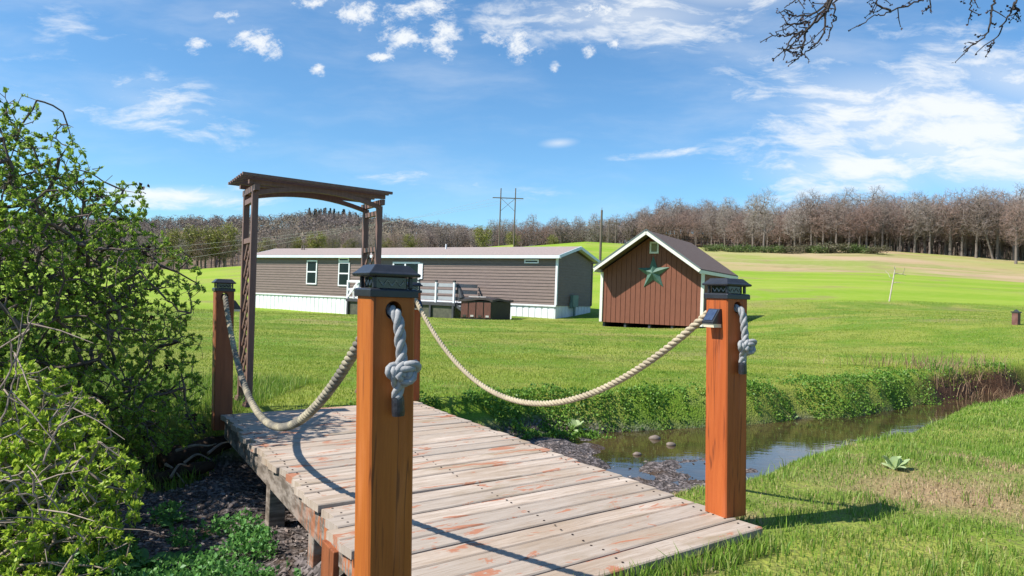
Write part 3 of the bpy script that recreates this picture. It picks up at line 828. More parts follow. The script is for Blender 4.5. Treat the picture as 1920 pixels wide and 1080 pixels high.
MB().box(hp((xa+xb)/2, -.05, (za+zb)/2), (xb-xa, .06, za-zb), rzH).build('wall_panel', m_white, home)  # narrow white panel on the wall, purpose unknown
# electric meter box on the end wall
p0 = at_plane(1065, 553, hp(.02, 0, 0), UH); p1 = at_plane(1080, 575.5, hp(.02, 0, 0), UH); ye = float(np.dot((p0+p1)/2 - hp(0,0,0), VH)); wy = float(np.dot(p1-p0, VH))
m_mbox = simple('grey_green_enclosure', (.14, .22, .21), (.11, .18, .17), 4, .5, bump=.03)
mbx = MB().box(hp(.13, ye+.08, (p0[2]+p1[2])/2), (.20, abs(wy)*.62, p0[2]-p1[2]), rzH).box(hp(.09, ye - .24, (p0[2]+p1[2])/2 - .25), (.12, .2, .35), rzH).build('meter_box', m_mbox, home, bevel=.01)
MB().tube([hp(.13, ye+.02, p1[2]), hp(.13, ye+.02, ZG - .2)], .045, 8).tube([hp(.13, ye+.2, p1[2]), hp(.13, ye+.2, ZG - .2)], .03, 8).build('conduit', m_mbox, mbx)

# front deck of the home
m_gdeck = simple('dark_grey_deck_paint', (.045, .045, .052), (.065, .065, .072), 5, .6)
m_grail = simple('shaded_white_rail', (.34, .35, .385), (.29, .30, .335), 4, .5, bump=.04)  # white rails' shade put into this grey; stair treads share it
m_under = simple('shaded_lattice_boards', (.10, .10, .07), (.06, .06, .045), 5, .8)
YD = -2.5
xL, zD = hpx(648, 562, YD); xR, _ = hpx(853, 566, YD); zD = hpx(800, 566, YD)[1]
pd = empty('porch_deck', hp((xL+xR)/2, YD/2, ZG)); tag(pd, 'raised dark grey porch deck with white railing in front of the mobile home', 'deck')
MB().box(hp((xL+xR)/2, YD/2 - .04, zD - .09), (xR-xL, abs(YD) - .10, .18), rzH).build('platform', m_gdeck, pd, bevel=.01)
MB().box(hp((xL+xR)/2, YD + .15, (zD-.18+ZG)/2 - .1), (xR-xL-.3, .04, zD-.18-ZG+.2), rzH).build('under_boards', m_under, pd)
for i in range(6):
    x = xL + .15 + (xR-xL-.3)*i/5
    MB().box(hp(x, YD + .06, (zD-.18+ZG)/2 - .1), (.12, .12, zD-.18-ZG+.2), rzH).build('deck_post', m_gdeck, pd)
xa = hpx(782, 545, YD)[0]; hr = hpx(815, 529.5, YD)[1] - zD
xp = [xa, hpx(815.5, 545, YD)[0], hpx(849.5, 545, YD)[0]]
for x in xp:
    o = MB().box(hp(x, YD + .1, zD + hr/2 + .02), (.10, .10, hr + .04), rzH).build('rail_post', m_white, pd)
    MB().box(hp(x, YD + .1, zD + hr + .09), (.13, .13, .10), rzH).build('post_cap', m_gdeck, o)
for f in (.22, .55, .88):
    MB().bar(hp(xa, YD + .17, zD + hr*f), hp(xp[-1] + .05, YD + .17, zD + hr*f), .04, .20).build('rail', m_grail, pd)
    MB().bar(hp(xp[-1], YD + .2, zD + hr*f), hp(xp[-1], -.1, zD + hr*f), .04, .20).build('rail', m_grail, pd)
# white railing at the shrub end of the porch
x0 = hpx(650, 545, YD)[0]; x1 = hpx(690, 545, YD)[0]
for x in (x0, (x0+x1)/2, x1):
    MB().box(hp(x, YD + .1, zD + hr*.5), (.11, .11, hr), rzH).build('rail_post', m_white, pd)
for f in (.5, .95):
    MB().bar(hp(x0, YD + .05, zD + hr*f), hp(x1, YD + .05, zD + hr*f), .05, .14).build('rail', m_white, pd)
MB().bar(hp(x0 + .1, YD + .02, zD + hr*.1), hp((x0+x1)/2, YD + .02, zD + hr*.9), .05, .12).build('brace', m_white, pd)
# steps at the right end
mb = MB()
for i in range(4):
    mb.box(hp(xR + .2 + .27*i, YD + .65, zD - .16*(i+1) + .0), (.30, 1.1, .05), rzH)
mb.build('stair_tread', m_grail, pd)
mb = MB()
for y in (YD + .12, YD + 1.18): mb.bar(hp(xR - .02, y, zD - .12), hp(xR + 1.15, y, zD - .80), .05, .16)
mb.build('stair_stringer', m_gdeck, pd)
# white garden chair on the porch
def wchair(px, py, yoff, label):
    x, _ = hpx(px, py, yoff); root = empty('garden_chair', hp(x, yoff, zD)); tag(root, label, 'chair', 'white chairs on the porch')
    B = lambda a, b, c_, d, e, f: MB().box(hp(x + a, yoff + b, zD + c_), (d, e, f), rzH)
    B(0, 0, .42, .52, .5, .05).build('seat', m_white, root)
    mb = MB()
    for k in range(5): mb.bar(hp(x - .2 + .1*k, yoff + .22, zD + .44), hp(x - .2 + .1*k, yoff + .42, zD + 1.02), .075, .025, up=-VH)
    mb.build('backrest', m_white, root)
    for sx_ in (-.25, .25):
        B(sx_*1.15, -.02, .64, .10, .6, .035).build('arm', m_white, root)
        for sy_ in (-.22, .2): B(sx_, sy_, .205, .06, .06, .41).build('leg', m_white, root)
wchair(664, 545, YD + .75, 'white slatted chair behind the white porch railing')

# hot tub with its folded cover
xt = hpx(921, 590, YD - .9); TB = hp(xt[0], YD - .9, 0)
gz_tub = float(terrain(TB[0], TB[1]))
tub = empty('hot_tub', TB + [0, 0, gz_tub]); tag(tub, 'brown panelled hot tub with a sagging grey cover beside the porch steps', 'hot tub')
t1 = np.array([-.955, .30, 0]); t1 /= np.linalg.norm(t1); t2 = np.array([.60, .80, 0])
tz = at_plane(915, 562, TB, (0, 1, 0))[2] - gz_tub
TP = lambda a, b, z: TB + t1*a + t2*b + np.array([0, 0, gz_tub + z])
m_tub = simple('brown_tub_panel', (.15, .062, .045), (.10, .045, .035), 5, .6, (4, 4, 1))
m_tubd = simple('shaded_tub_panel', (.06, .055, .04), (.04, .038, .03), 5, .7, (6, 6, 1))  # shade of the tub's right face is put into this dark tone
m_cov = simple('grey_vinyl_cover', (.075, .06, .055), (.05, .04, .038), 4, .5, bump=.3)
m_silver = simple('pale_tub_fitting', (.5, .47, .44), (.4, .37, .35), 5, .5)
la, lb = 1.75, 1.7
MB().poly([TP(0, 0, -.1), TP(la, 0, -.1), TP(la, lb, -.1), TP(0, lb, -.1)], (0,0,1), tz).build('shell', m_tubd, tub)
for i in range(4):
    a0_, a1_ = la*i/4 + .03, la*(i+1)/4 - .03
    q = np.cross(t1, [0,0,1.]); q = q if np.dot(q, t2) < 0 else -q
    MB().poly([TP(a0_, 0, .08) + q*.003, TP(a1_, 0, .08) + q*.003, TP(a1_, 0, tz - .16) + q*.003, TP(a0_, 0, tz - .16) + q*.003], q, .03).build('side_panel', m_tub, tub)
    MB().poly([TP(la*i/4 + .12, 0, .12) + q*.035, TP(la*i/4 + .30, 0, .12) + q*.035, TP(la*i/4 + .30, 0, .22) + q*.035, TP(la*i/4 + .12, 0, .22) + q*.035], q, .02).build('step_tread', m_tubd if i % 2 else m_silver, tub)
mb = MB(); nu = 10; vs = []; fs = []
for i in range(nu + 1):
    for j in range(nu + 1):
        s, t = i/nu, j/nu; a = -.1 + (la + .2)*s; b = -.1 + (lb + .2)*t
        z = tz + .03 + .06*math.sin(s*5.2 + t*2) - .05*(abs(s-.5) > .45) + .05*math.sin(t*6)
        vs.append(TP(a, b, z))
k = len(vs); vs += [p - np.array([0, 0, .11]) for p in vs]
for i in range(nu):
    for j in range(nu):
        a = i*(nu+1) + j; fs += [(a, a+nu+1, a+nu+2, a+1), (k+a, k+a+1, k+a+nu+2, k+a+nu+1)]
rim = [i*(nu+1) for i in range(nu+1)] + [nu*(nu+1)+j for j in range(1, nu+1)] + [i*(nu+1)+nu for i in range(nu-1, -1, -1)] + [j for j in range(nu-1, 0, -1)]
fs += [(rim[i], rim[(i+1) % len(rim)], k + rim[(i+1) % len(rim)], k + rim[i]) for i in range(len(rim))]
mb.add(vs, fs).build('cover', m_cov, tub)
MB().box(TP(la*.62, lb*.35, tz + .14), (1.0, .8, .05), math.atan2(t1[1], t1[0])).build('folded_flap', m_silver, tub)
# closed dark parasol leaning behind it
px_ = at_plane(858, 555, hp(0, YD + .35, 0), VH)
par = empty('folded_parasol', [px_[0], px_[1], zD]); tag(par, 'dark folded parasol leaning at the end of the porch railing', 'parasol')
q0 = hp(xR - .12, YD + .35, zD); top = q0 + [0, 0, 1.15]
MB().tube([q0, top], .025, 8).build('pole', m_gdeck, par)
MB().tube([top, q0 + UH*.14 + [0,0,.85], q0 + UH*.34 + [0,0,.30], q0 + UH*.40 + [0,0,.14]], [.03, .11, .17, .03], 9).build('canopy', m_gdeck, par)

# ------------------------------------------------------------------ shed
SL = at_z(1127, 609, -.08); SR = at_z(1314, 620, -.02)
US = np.array([.866, -.5, 0]); VS = np.array([.5, .866, 0])
S0 = SL.copy(); SW = 4.45; SD = 5.6
zb, zw = S0[2] + .14, at_y(1130, 506, SL[1])[2]
SRISE = at_y(1226, 437, SL[1] - 1.9)[2] - zw
OV = .78
def sp(x, y, z): return np.array([S0[0], S0[1], 0]) + US*x + VS*y + np.array([0, 0, z])
shed = empty('garden_shed', sp(SW/2, SD/2, S0[2])); tag(shed, 'red brown garden shed with white trim and gable roof on the lawn', 'shed')
m_shed = simple('red_brown_panel_siding', (.20, .072, .042), (.175, .062, .036), 4, .65, (3, 3, 1), .06)
m_trim = simple('cream_white_trim', (.72, .70, .62), (.66, .64, .57), 5, .5, bump=.03)
m_sroof = simple('brown_red_shingles', (.115, .08, .07), (.17, .12, .105), 14, .9, (1, 1, 1), .3)
m_sroofe = simple('dark_drip_edge', (.10, .12, .12), (.13, .15, .15), 5, .5)
def roofz(x, ov=0): return zw + SRISE * (1 - abs(x - SW/2) / (SW/2))
mb = MB(); gw = SW/20
for i in range(20):
    x0, x1 = i*gw + .012, (i+1)*gw - .012
    for y, nr in ((0, -VS), (SD, VS)):
        mb.poly([sp(x0, y, zb), sp(x1, y, zb), sp(x1, y, roofz(x1) - .05)] + [sp(x0, y, roofz(x0) - .05)], nr, .016)
for x, nr in ((0, -US), (SW, US)):
    for i in range(27):
        y0, y1 = SD*i/27 + .012, SD*(i+1)/27 - .012
        mb.poly([sp(x, y0, zb), sp(x, y1, zb), sp(x, y1, zw - .02), sp(x, y0, zw - .02)], nr, .016)
# backing body
pent = [(0.003, zb + .003), (SW - .003, zb + .003), (SW - .003, zw - .03), (SW/2, zw + SRISE - .06), (0.003, zw - .03)]
mb.poly([sp(x, .003, z) for x, z in pent], VS, SD - .006)
mb.build('siding', m_shed, shed)
mb = MB()
for x in (.10, 1.1, 2.2, 3.2, SW - .1): mb.box(sp(x, SD/2, zb - .11), (.1, SD - .1, .2), math.atan2(US[1], US[0]))
mb.build('skid', m_gdeck, shed)
rzS = math.atan2(US[1], US[0])
for x in (-.012, SW + .012):
    MB().box(sp(x, -.02, (zb + zw)/2 - .04), (.12, .11, zw - zb - .1), rzS).build('corner_trim', m_trim, shed)
EO = .09; sl = SRISE/(SW/2); th = .07
def rz_(x): return zw + .06 + SRISE - sl*abs(x - SW/2)
for sg in (-1, 1):
    xe = SW/2 + sg*(SW/2 + EO)
    vs = [sp(SW/2, -OV, rz_(SW/2)), sp(xe, -OV, rz_(xe)), sp(xe, SD + .25, rz_(xe)), sp(SW/2, SD + .25, rz_(SW/2))]
    vs += [p + np.array([0, 0, th]) for p in vs]
    MB().add(vs, [(0,1,2,3),(7,6,5,4),(0,4,5,1),(1,5,6,2),(2,6,7,3),(0,3,7,4)]).build('roof', m_sroof, shed)
    for yy_ in (-OV - .02, SD + .27):
        MB().bar(sp(SW/2, yy_, rz_(SW/2) - .03), sp(xe, yy_, rz_(xe) - .02), .035, .135).build('rake_board', m_trim, shed)
    MB().bar(sp(SW/2, -OV - .02, rz_(SW/2) + .085), sp(xe + sg*.02, -OV - .02, rz_(xe) + .085 - .02*sl), .06, .05).build('drip_edge', m_sroofe, shed)
    MB().bar(sp(xe, -OV, rz_(xe) - .05), sp(xe, SD + .25, rz_(xe) - .05), .03, .14).build('fascia', m_trim, shed)
def spx(px, py, y=0.0):
    p = at_plane(px, py, sp(0, y, 0), VS); return float(np.dot(p - sp(0,0,0), US)), float(p[2])
xa, za = spx(1219.5, 453.5); xb, zb_ = spx(1235.5, 475.5); f = .07
mb = MB()
for a, b, c_, d in ((xa, xa+f, zb_, za), (xb-f, xb, zb_, za), (xa+f, xb-f, za-f, za), (xa+f, xb-f, zb_, zb_+f)):
    mb.box(sp((a+b)/2, -.04, (c_+d)/2), (b-a, .05, d-c_), rzS)
gv_ = mb.build('gable_vent', m_trim, shed)
m_louv = simple('green_cream_louvre', (.30, .33, .17), (.38, .36, .22), 12, .6, (1, 1, 6))
mb = MB()
for i in range(7):
    z = zb_ + f + (za - zb_ - 2*f)*(i + .5)/7
    mb.bar(sp(xa + f, -.028, z), sp(xb - f, -.028, z), .03, .03)
mb.build('louvre', m_louv, gv_)
# barn star
cx_, cz_ = spx(1225.5, 512); tipx, tipz = spx(1226, 480)
sr = abs(tipz - cz_) * 1.0
m_star = simple('verdigris_tin_star', (.055, .125, .095), (.10, .17, .135), 5, .45, bump=.1, spec=.4)
star = empty('barn_star', sp(cx_, -.03, cz_)); tag(star, 'green five pointed tin barn star hanging on the shed gable', 'star')
mb = MB(); vs = [sp(cx_, -.22, cz_)]
for i in range(10):
    a = math.pi/2 + i*math.pi/5 + R(2); r_ = sr*1.02 if i % 2 == 0 else sr*.40
    vs.append(sp(cx_ + r_*math.cos(a), -.03 if i % 2 == 0 else -.025, cz_ + r_*math.sin(a)))
vs.append(sp(cx_, -.02, cz_))
mb.add(vs, [(0, 1 + i, 1 + (i+1) % 10) for i in range(10)] + [(11, 1 + (i+1) % 10, 1 + i) for i in range(10)]).build('star_body', m_star, star)

# ------------------------------------------------------------------ plants: growth helper
def grow(rg, nodes, parents, attractors, seg=.25, jit=.25, up=0.0, pref=None):
    n0 = len(nodes); cap = n0 + sum(1 for _ in attractors) * 14 + 10
    P = np.zeros((cap, 3)); P[:n0] = nodes; par = list(parents); n = n0; tips = []
    for a in attractors:
        d = ((P[:n] - a) ** 2).sum(1)
        if pref is not None: d = d * pref(P[:n], a)
        i = int(d.argmin()); L = math.sqrt(((P[i] - a) ** 2).sum()); k = min(12, max(1, int(math.ceil(L / seg))))
        b = P[i].copy(); prev = i
        bow = rg.normal(0, 1, 3) * L * jit * .4; bow[2] += up * L
        for j in range(1, k + 1):
            t = j / k
            q = b + (a - b) * t + bow * (4 * t * (1 - t)) * .5 + rg.normal(0, 1, 3) * L / k * jit * .35 * (t < 1)
            P[n] = q; par.append(prev); prev = n; n += 1
        tips.append(prev)
    return P[:n], np.array(par), np.array(tips)
def radii(par, tip, power=.5, cap=1e9):
    n = len(par); cnt = np.zeros(n); child = np.zeros(n, bool)
    for i in range(n - 1, -1, -1):
        if cnt[i] == 0: cnt[i] = 1
        if par[i] >= 0: cnt[par[i]] += cnt[i]
    return np.minimum(tip * cnt ** power, cap)
def edge_mesh(P, par, rad, sides=4, mask=None):
    e = np.where(par >= 0)[0]
    if mask is not None: e = e[mask[e]]
    a, b = P[par[e]], P[e]; ra, rb = np.minimum(rad[par[e]], rad[e] * 1.5), rad[e]
    d = b - a; d /= np.linalg.norm(d, axis=1)[:, None] + 1e-9
    ref = np.where(np.abs(d[:, 2:3]) < .9, np.array([[0, 0, 1.]]), np.array([[1., 0, 0]]))
    x = np.cross(d, ref); x /= np.linalg.norm(x, axis=1)[:, None] + 1e-9; y = np.cross(d, x)
    m = len(e)
    if sides == 2:
        th = rng.uniform(0, math.pi, m)[:, None]; x = x*np.cos(th) + y*np.sin(th)
        V = np.stack([a - x*ra[:, None], a + x*ra[:, None], b + x*rb[:, None], b - x*rb[:, None]], 1).reshape(-1, 3)
        return V, (np.arange(m)[:, None]*4 + np.array([[0, 1, 2, 3]]))
    V = np.zeros((m, 2*sides, 3))
    for k in range(sides):
        c_, s_ = math.cos(2*math.pi*k/sides), math.sin(2*math.pi*k/sides)
        V[:, k] = a + (x*c_ + y*s_)*ra[:, None]; V[:, sides + k] = b + (x*c_ + y*s_)*rb[:, None]
    q = np.array([[k, (k+1) % sides, sides + (k+1) % sides, sides + k] for k in range(sides)])
    F = (np.arange(m)[:, None, None]*2*sides + q[None]).reshape(-1, 4)
    return V.reshape(-1, 3), F
def leaves(pos, dirs, size, rg, wide=.45, fold=.18):
    """folded leaf per position: 4 vertices, 2 triangles"""
    n = len(pos); d = dirs / (np.linalg.norm(dirs, axis=1)[:, None] + 1e-9)
    r_ = rg.normal(0, 1, (n, 3)); x = np.cross(d, r_); x /= np.linalg.norm(x, axis=1)[:, None] + 1e-9
    nn = np.cross(x, d); s = size[:, None] if np.ndim(size) else size
    mid = pos + d*s*.45
    V = np.stack([pos, mid + x*s*wide + nn*s*fold, pos + d*s, mid - x*s*wide + nn*s*fold], 1).reshape(-1, 3)
    F = (np.arange(n)[:, None, None]*4 + np.array([[0, 1, 2], [0, 2, 3]])[None]).reshape(-1, 3)
    return V, F
def ell_points(rg, c, r, n, power=.45):
    d = rg.normal(0, 1, (n, 3)); d /= np.linalg.norm(d, axis=1)[:, None]
    return np.array(c) + d * (rg.uniform(0, 1, n) ** power)[:, None] * np.array(r)

# ------------------------------------------------------------------ woods
m_bark = simple('grey_brown_bark', (.20, .165, .14), (.135, .11, .095), 3, .9, (3, 3, 1), .0)
m_twigs = []
for nm, c1, c2 in (('grey_brown_twigs', (.29, .235, .205), (.225, .18, .158)), ('reddish_twigs', (.30, .21, .175), (.235, .165, .14)), ('pale_grey_twigs', (.34, .295, .26), (.27, .235, .205))):  # twig colours lightened and greyed to carry the haze of distance
    m, g_ = newmat(nm); g_.out(g_.mix(g_.rnd(), c1, c2), .9, None, .1); m_twigs.append(m)
m_bud = leafmat('pale_green_buds', [(.20, .21, .05), (.28, .27, .07), (.17, .16, .05)], trans=.3)
m_needle = leafmat('dark_conifer_needles', [(.02, .04, .022), (.03, .055, .03), (.018, .032, .02)], trans=.1)

def bare_tree_proto(seed, h, spread, twigmat, low=.08, n1=80, n2=640, lean=0.0):
    rg = np.random.default_rng(seed)
    k = 9; ts = np.linspace(0, .62, k)
    nodes = np.array([(lean*t*h + rg.normal(0, .05)*t*h*.25, rg.normal(0, .05)*t*h*.25, t*h) for t in ts]); nodes[0] = 0
    par = [-1] + list(range(k - 1))
    c = np.array([lean*h*.55, 0, h*.66]); rr = np.array([spread, spread, h*.36])
    a1 = ell_points(rg, c, rr, n1, .4); a1 = a1[a1[:, 2] > h*low]; a1 = a1[np.argsort(np.hypot(*(a1 - c)[:, :2].T) + (a1[:, 2]-h*.3)*.3)]
    pref = lambda P, a: 1 + 1.5*np.maximum(0, P[:, 2] - a[2] + .15*h)/h*4
    P, pr, tips = grow(rg, nodes, par, a1, 1.2, .22, .05, pref)
    nA_ = len(P)
    a2 = ell_points(rg, c, rr*1.08, n2, .5); a2 = a2[a2[:, 2] > h*low*.9]
    a2 = a2[rg.permutation(len(a2))]
    P, pr, tips = grow(rg, P, list(pr), a2, 1.0, .25, .02, pref)
    rad = radii(pr, .020, .47, .30); rad[0] *= 1.3
    thick = rad > .055
    root = empty('bare_tree', (0, 0, 0))
    V, F = edge_mesh(P, pr, rad, 5, thick); tri_mesh('trunk', V, F, m_bark, root)
    V, F = edge_mesh(P, pr, np.maximum(rad, .022), 3, ~thick)
    # fine twig sprays at the tips
    tp = P[tips]; m = len(tp)
    base = np.repeat(tp, 4, 0) + rg.normal(0, .1, (m*4, 3)); d = rg.normal(0, 1, (m*4, 3)); d[:, 2] = np.abs(d[:, 2])*.8 + .1
    d = d/np.linalg.norm(d, axis=1)[:, None]*rg.uniform(.5, 1.3, m*4)[:, None]
    P2 = np.concatenate([base, base + d]); par2 = np.r_[np.full(m*4, -1), np.arange(m*4)]
    V2, F2 = edge_mesh(P2, par2, np.full(len(P2), .015), 2)
    tri_mesh('crown', np.concatenate([V, V2]), np.concatenate([F, F2 + len(V)]), twigmat, root)
    return root
protos = [bare_tree_proto(10 + i, *a) for i, a in enumerate([
    (16.0, 4.2, m_twigs[0]), (15.0, 4.8, m_twigs[1]), (17.0, 3.6, m_twigs[0]), (14.0, 4.0, m_twigs[2]), (16.5, 5.0, m_twigs[0]), (13.0, 4.2, m_twigs[1]), (18.0, 3.2, m_twigs[2])])]
WOODLABEL = {
    'right': ('bare brown tree in the wood along the top of the dry slope', 'bare trees of the hillside wood above the dry slope'),
    'mid': ('bare brown tree in the wood behind the mobile home roof', 'bare trees of the wood behind the mobile home'),
    'left': ('bare grey brown tree at the foot of the wooded hill beyond the green field', 'bare trees at the foot of the far hill'),
}
used = [False]*len(protos); placed = 0
def place(kind, x, y, sc, pi=None):
    global placed
    i = pi if pi is not None else int(rng.integers(len(protos)))
    z = float(terrain(x, y)) - .15
    lab, grp = WOODLABEL[kind]; rz = rng.uniform(0, 6.28); s = (sc*rng.uniform(.9, 1.1), sc*rng.uniform(.9, 1.1), sc)
    if not used[i]:
        used[i] = True; o = protos[i]; o.location = (x, y, z); o.rotation_euler = (0, 0, rz); o.scale = s
        tag(o, lab, 'tree', grp)
    else:
        o = copy_tree(protos[i], (x, y, z), rz, s, lab, grp); o['category'] = 'tree'
    placed += 1
    return o
tb = lambda t: np.interp(t, [.12, .25, .33, .45, .6, .8], [262, 258, 222, 203, 198, 186])
# right-hand wood
for row in range(6):
    t = .165 + rng.uniform(0, .02)
    while t < .80:
        y = tb(t) + row*7 + rng.uniform(-2, 2)
        sc = np.interp(t, [.15, .2, .3, .42, .55, .7], [.66, .92, .93, .95, 1.0, 1.14]) * rng.uniform(.86, 1.1) * (1.0 + .02*row)
        place('right', t*y, y, sc); t += rng.uniform(.016, .029) * (1 if row < 3 else 1.25)
for row in range(4):
    t = -.12 + rng.uniform(0, .02)
    while t < .165:
        y = 268 + row*9 + rng.uniform(-2, 2) - 60*max(0, -t)
        sc = np.interp(t, [-.12, 0, .12, .17], [.74, .80, .86, .8]) * rng.uniform(.88, 1.1)
        place('mid', t*y, y, sc); t += rng.uniform(.017, .028)
for row in range(3):
    t = -.62 + rng.uniform(0, .02)
    while t < -.12:
        y = np.interp(t, [-.62, -.45, -.3, -.12], [194, 197, 212, 240]) + row*8 + rng.uniform(-2, 2)
        place('left', t*y, y, rng.uniform(.50, .72)); t += rng.uniform(.024, .038)
print('individual bare trees', placed)
# a few trees that stand out
o = bare_tree_proto(99, 17, 3.4, m_twigs[0], .3, 60, 420, .32); p = at_y(1862, 478, 192); o.location = (p[0], p[1], float(terrain(p[0], p[1])) - .1)
o.rotation_euler = (0, 0, R(180)); tag(o, 'leaning dark trunked bare tree at the edge of the hillside wood', 'tree')
o = bare_tree_proto(98, 15, 3.4, m_twigs[1], .05, 90, 640); p = at_y(1905, 485, 178); o.location = (p[0], p[1], float(terrain(p[0], p[1])) - .1)
tag(o, 'reddish bushy bare tree nearest the field at the end of the hillside wood', 'tree')
o = bare_tree_proto(97, 16, 4.0, m_twigs[2], .25, 60, 420); p = at_y(1432, 465, 188); o.location = (p[0], p[1], float(terrain(p[0], p[1])) - .1)
tag(o, 'tall pale bare tree rising out of the green hedge', 'tree')

def canopy_tree(name, seed, h, r, leafm, n, size, cz=.6, low=.2, barkm=None):
    rg = np.random.default_rng(seed)
    nodes = np.array([(0, 0, t*h) for t in np.linspace(0, .6, 6)]); par = [-1, 0, 1, 2, 3, 4]
    at_ = ell_points(rg, (0, 0, h*cz), (r, r, h*(1-cz)), 50, .5); at_ = at_[at_[:, 2] > h*low]
    P, pr, tips = grow(rg, nodes, par, at_, h*.1, .25)
    rad = radii(pr, .014*h/4, .5, .03*h)
    root = empty(name); V, F = edge_mesh(P, pr, rad, 4); tri_mesh('trunk', V, F, barkm or m_bark, root)
    clump = P[tips][rg.integers(len(tips), size=n)]
    pos = clump + rg.normal(0, 1, (n, 3))*r*.16
    V, F = leaves(pos, rg.normal(0, 1, (n, 3)), rg.uniform(.6, 1.3, n)*size, rg)
    tri_mesh('crown', V, F, leafm, root); return root
bud = canopy_tree('budding_tree', 31, 11, 3.4, m_bud, 2600, .34, .62, .25)
bl = [(905, 240, .72, 'yellow green budding tree above the mobile home roof, between arbor and pylon'), (768, 238, .62, 'budding olive tree just right of the arbor above the roof'),
      (722, 236, .55, None), (590, 215, .70, None), (420, 205, .95, None), (385, 204, .9, None), (350, 203, .95, None), (325, 203, .85, None), (500, 212, .6, None), (620, 222, .55, None), (655, 226, .55, None), (560, 216, .6, None), (960, 255, .6, None), (1035, 258, .5, None)]
first = True
for px, yd, sc, lab in bl:
    p = at_y(px, 500, yd); sc *= 1.25; loc = (p[0], yd, float(terrain(p[0], yd)) - .1)
    lab = lab or ('olive green budding tree in the row beyond the left field' if px < 480 else 'olive green budding tree among bare trees at the foot of the far hill')
    grp = 'olive budding trees beyond the field' if px < 480 else 'olive budding trees among the bare trees'
    if px in (905, 768): grp = 'yellow green budding trees behind the mobile home'
    if first: o = bud; o.location = loc; o.scale = (sc,)*3; first = False
    else: o = copy_tree(bud, loc, rng.uniform(0, 6), (sc,)*3)
    tag(o, lab, 'tree', grp)
# conifers on the hill top
con = empty('conifer'); rg = np.random.default_rng(5)
MB().tube([(0,0,0), (0,0,11)], [.22, .04], 6).build('trunk', m_bark, con)
n = 900; zz = rg.uniform(.12, 1, n); aa = rg.uniform(0, 6.28, n); rr = (1.02 - zz)*2.6*rg.uniform(.5, 1, n)
pos = np.stack([rr*np.cos(aa)*.5, rr*np.sin(aa)*.5, zz*12], 1); dd = np.stack([np.cos(aa), np.sin(aa), np.full(n, -.25)], 1)
V, F = leaves(pos, dd, np.maximum(.6, rr*.8), rg, .3); tri_mesh('crown', V, F, m_needle, con)
first = True
for i in range(38):
    px = rng.uniform(578, 672) if i < 30 else rng.uniform(690, 745); yd = rng.uniform(515, 575); p = at_y(px, 420, yd)
    loc = (p[0], yd, float(terrain(p[0], yd)) - .3); sc = rng.uniform(.8, 1.15) * (1 if i < 30 else .75)
    if first: o = con; o.location = loc; o.scale = (sc,)*3; first = False
    else: o = copy_tree(con, loc, rng.uniform(0, 6), (sc,)*3)
    tag(o, 'dark evergreen conifer on the crest of the far hill', 'tree', 'conifers on the far hill crest')
# the rest of the far wood: one mass
lows = []
for s in range(5):
    rg = np.random.default_rng(50 + s); h = 13.
    nodes = np.array([(0, 0, t*h) for t in np.linspace(0, .55, 4)]); par = [-1, 0, 1, 2]
    a_ = ell_points(rg, (0, 0, h*.62), (3.6, 3.6, h*.38), 110, .5); P, pr, tips = grow(rg, nodes, par, a_, 2.5, .25, 0)
    V, F = edge_mesh(P, pr, np.maximum(radii(pr, .06, .4, .22), .065), 2); lows.append((V, F))
VV = []; FF = []; k = 0; rg = np.random.default_rng(77); cnt = 0
for i in range(6600):
    if i < 5000:
        y = rg.uniform(206, 680); t = rg.uniform(-.80, .06)
        if rg.uniform() > y/680: continue
    else:
        t = rg.uniform(.04, .86); y = float(tb(t)) + rg.uniform(6, 110)
    y0 = np.interp(t, [-.8, -.62, -.45, -.3, -.12, .06, .12], [212, 216, 220, 236, 266, 290, 0])
    if y < y0: continue
    x = t*y; V, F = lows[int(rg.integers(5))]; sc = rg.uniform(.7, 1.05); a = rg.uniform(0, 6.28)
    c_, s_ = math.cos(a)*sc, math.sin(a)*sc
    W_ = np.stack([V[:, 0]*c_ - V[:, 1]*s_ + x, V[:, 0]*s_ + V[:, 1]*c_ + y, V[:, 2]*sc], 1); W_[:, 2] += float(terrain(x, y)) - .2
    VV.append(W_); FF.append(F + k); k += len(V); cnt += 1
m_far, g = newmat('hazy_far_wood_twigs')  # distance haze is mixed into these greyed twig colours
nn = g.noise(g.obj(), .022, 4, .6)
g.out(g.mix(g.step(nn, .35, .65), g.mix(g.rnd(), (.25, .20, .185), (.20, .165, .158)), g.mix(g.rnd(), (.27, .22, .165), (.225, .19, .13))), .95, None, .05)
fw = tri_mesh('far_woods', np.concatenate(VV), np.concatenate(FF), m_far); tag(fw, 'mass of bare brown woods covering the far hill', 'woods', kind='stuff')
print('far wood trees', cnt)

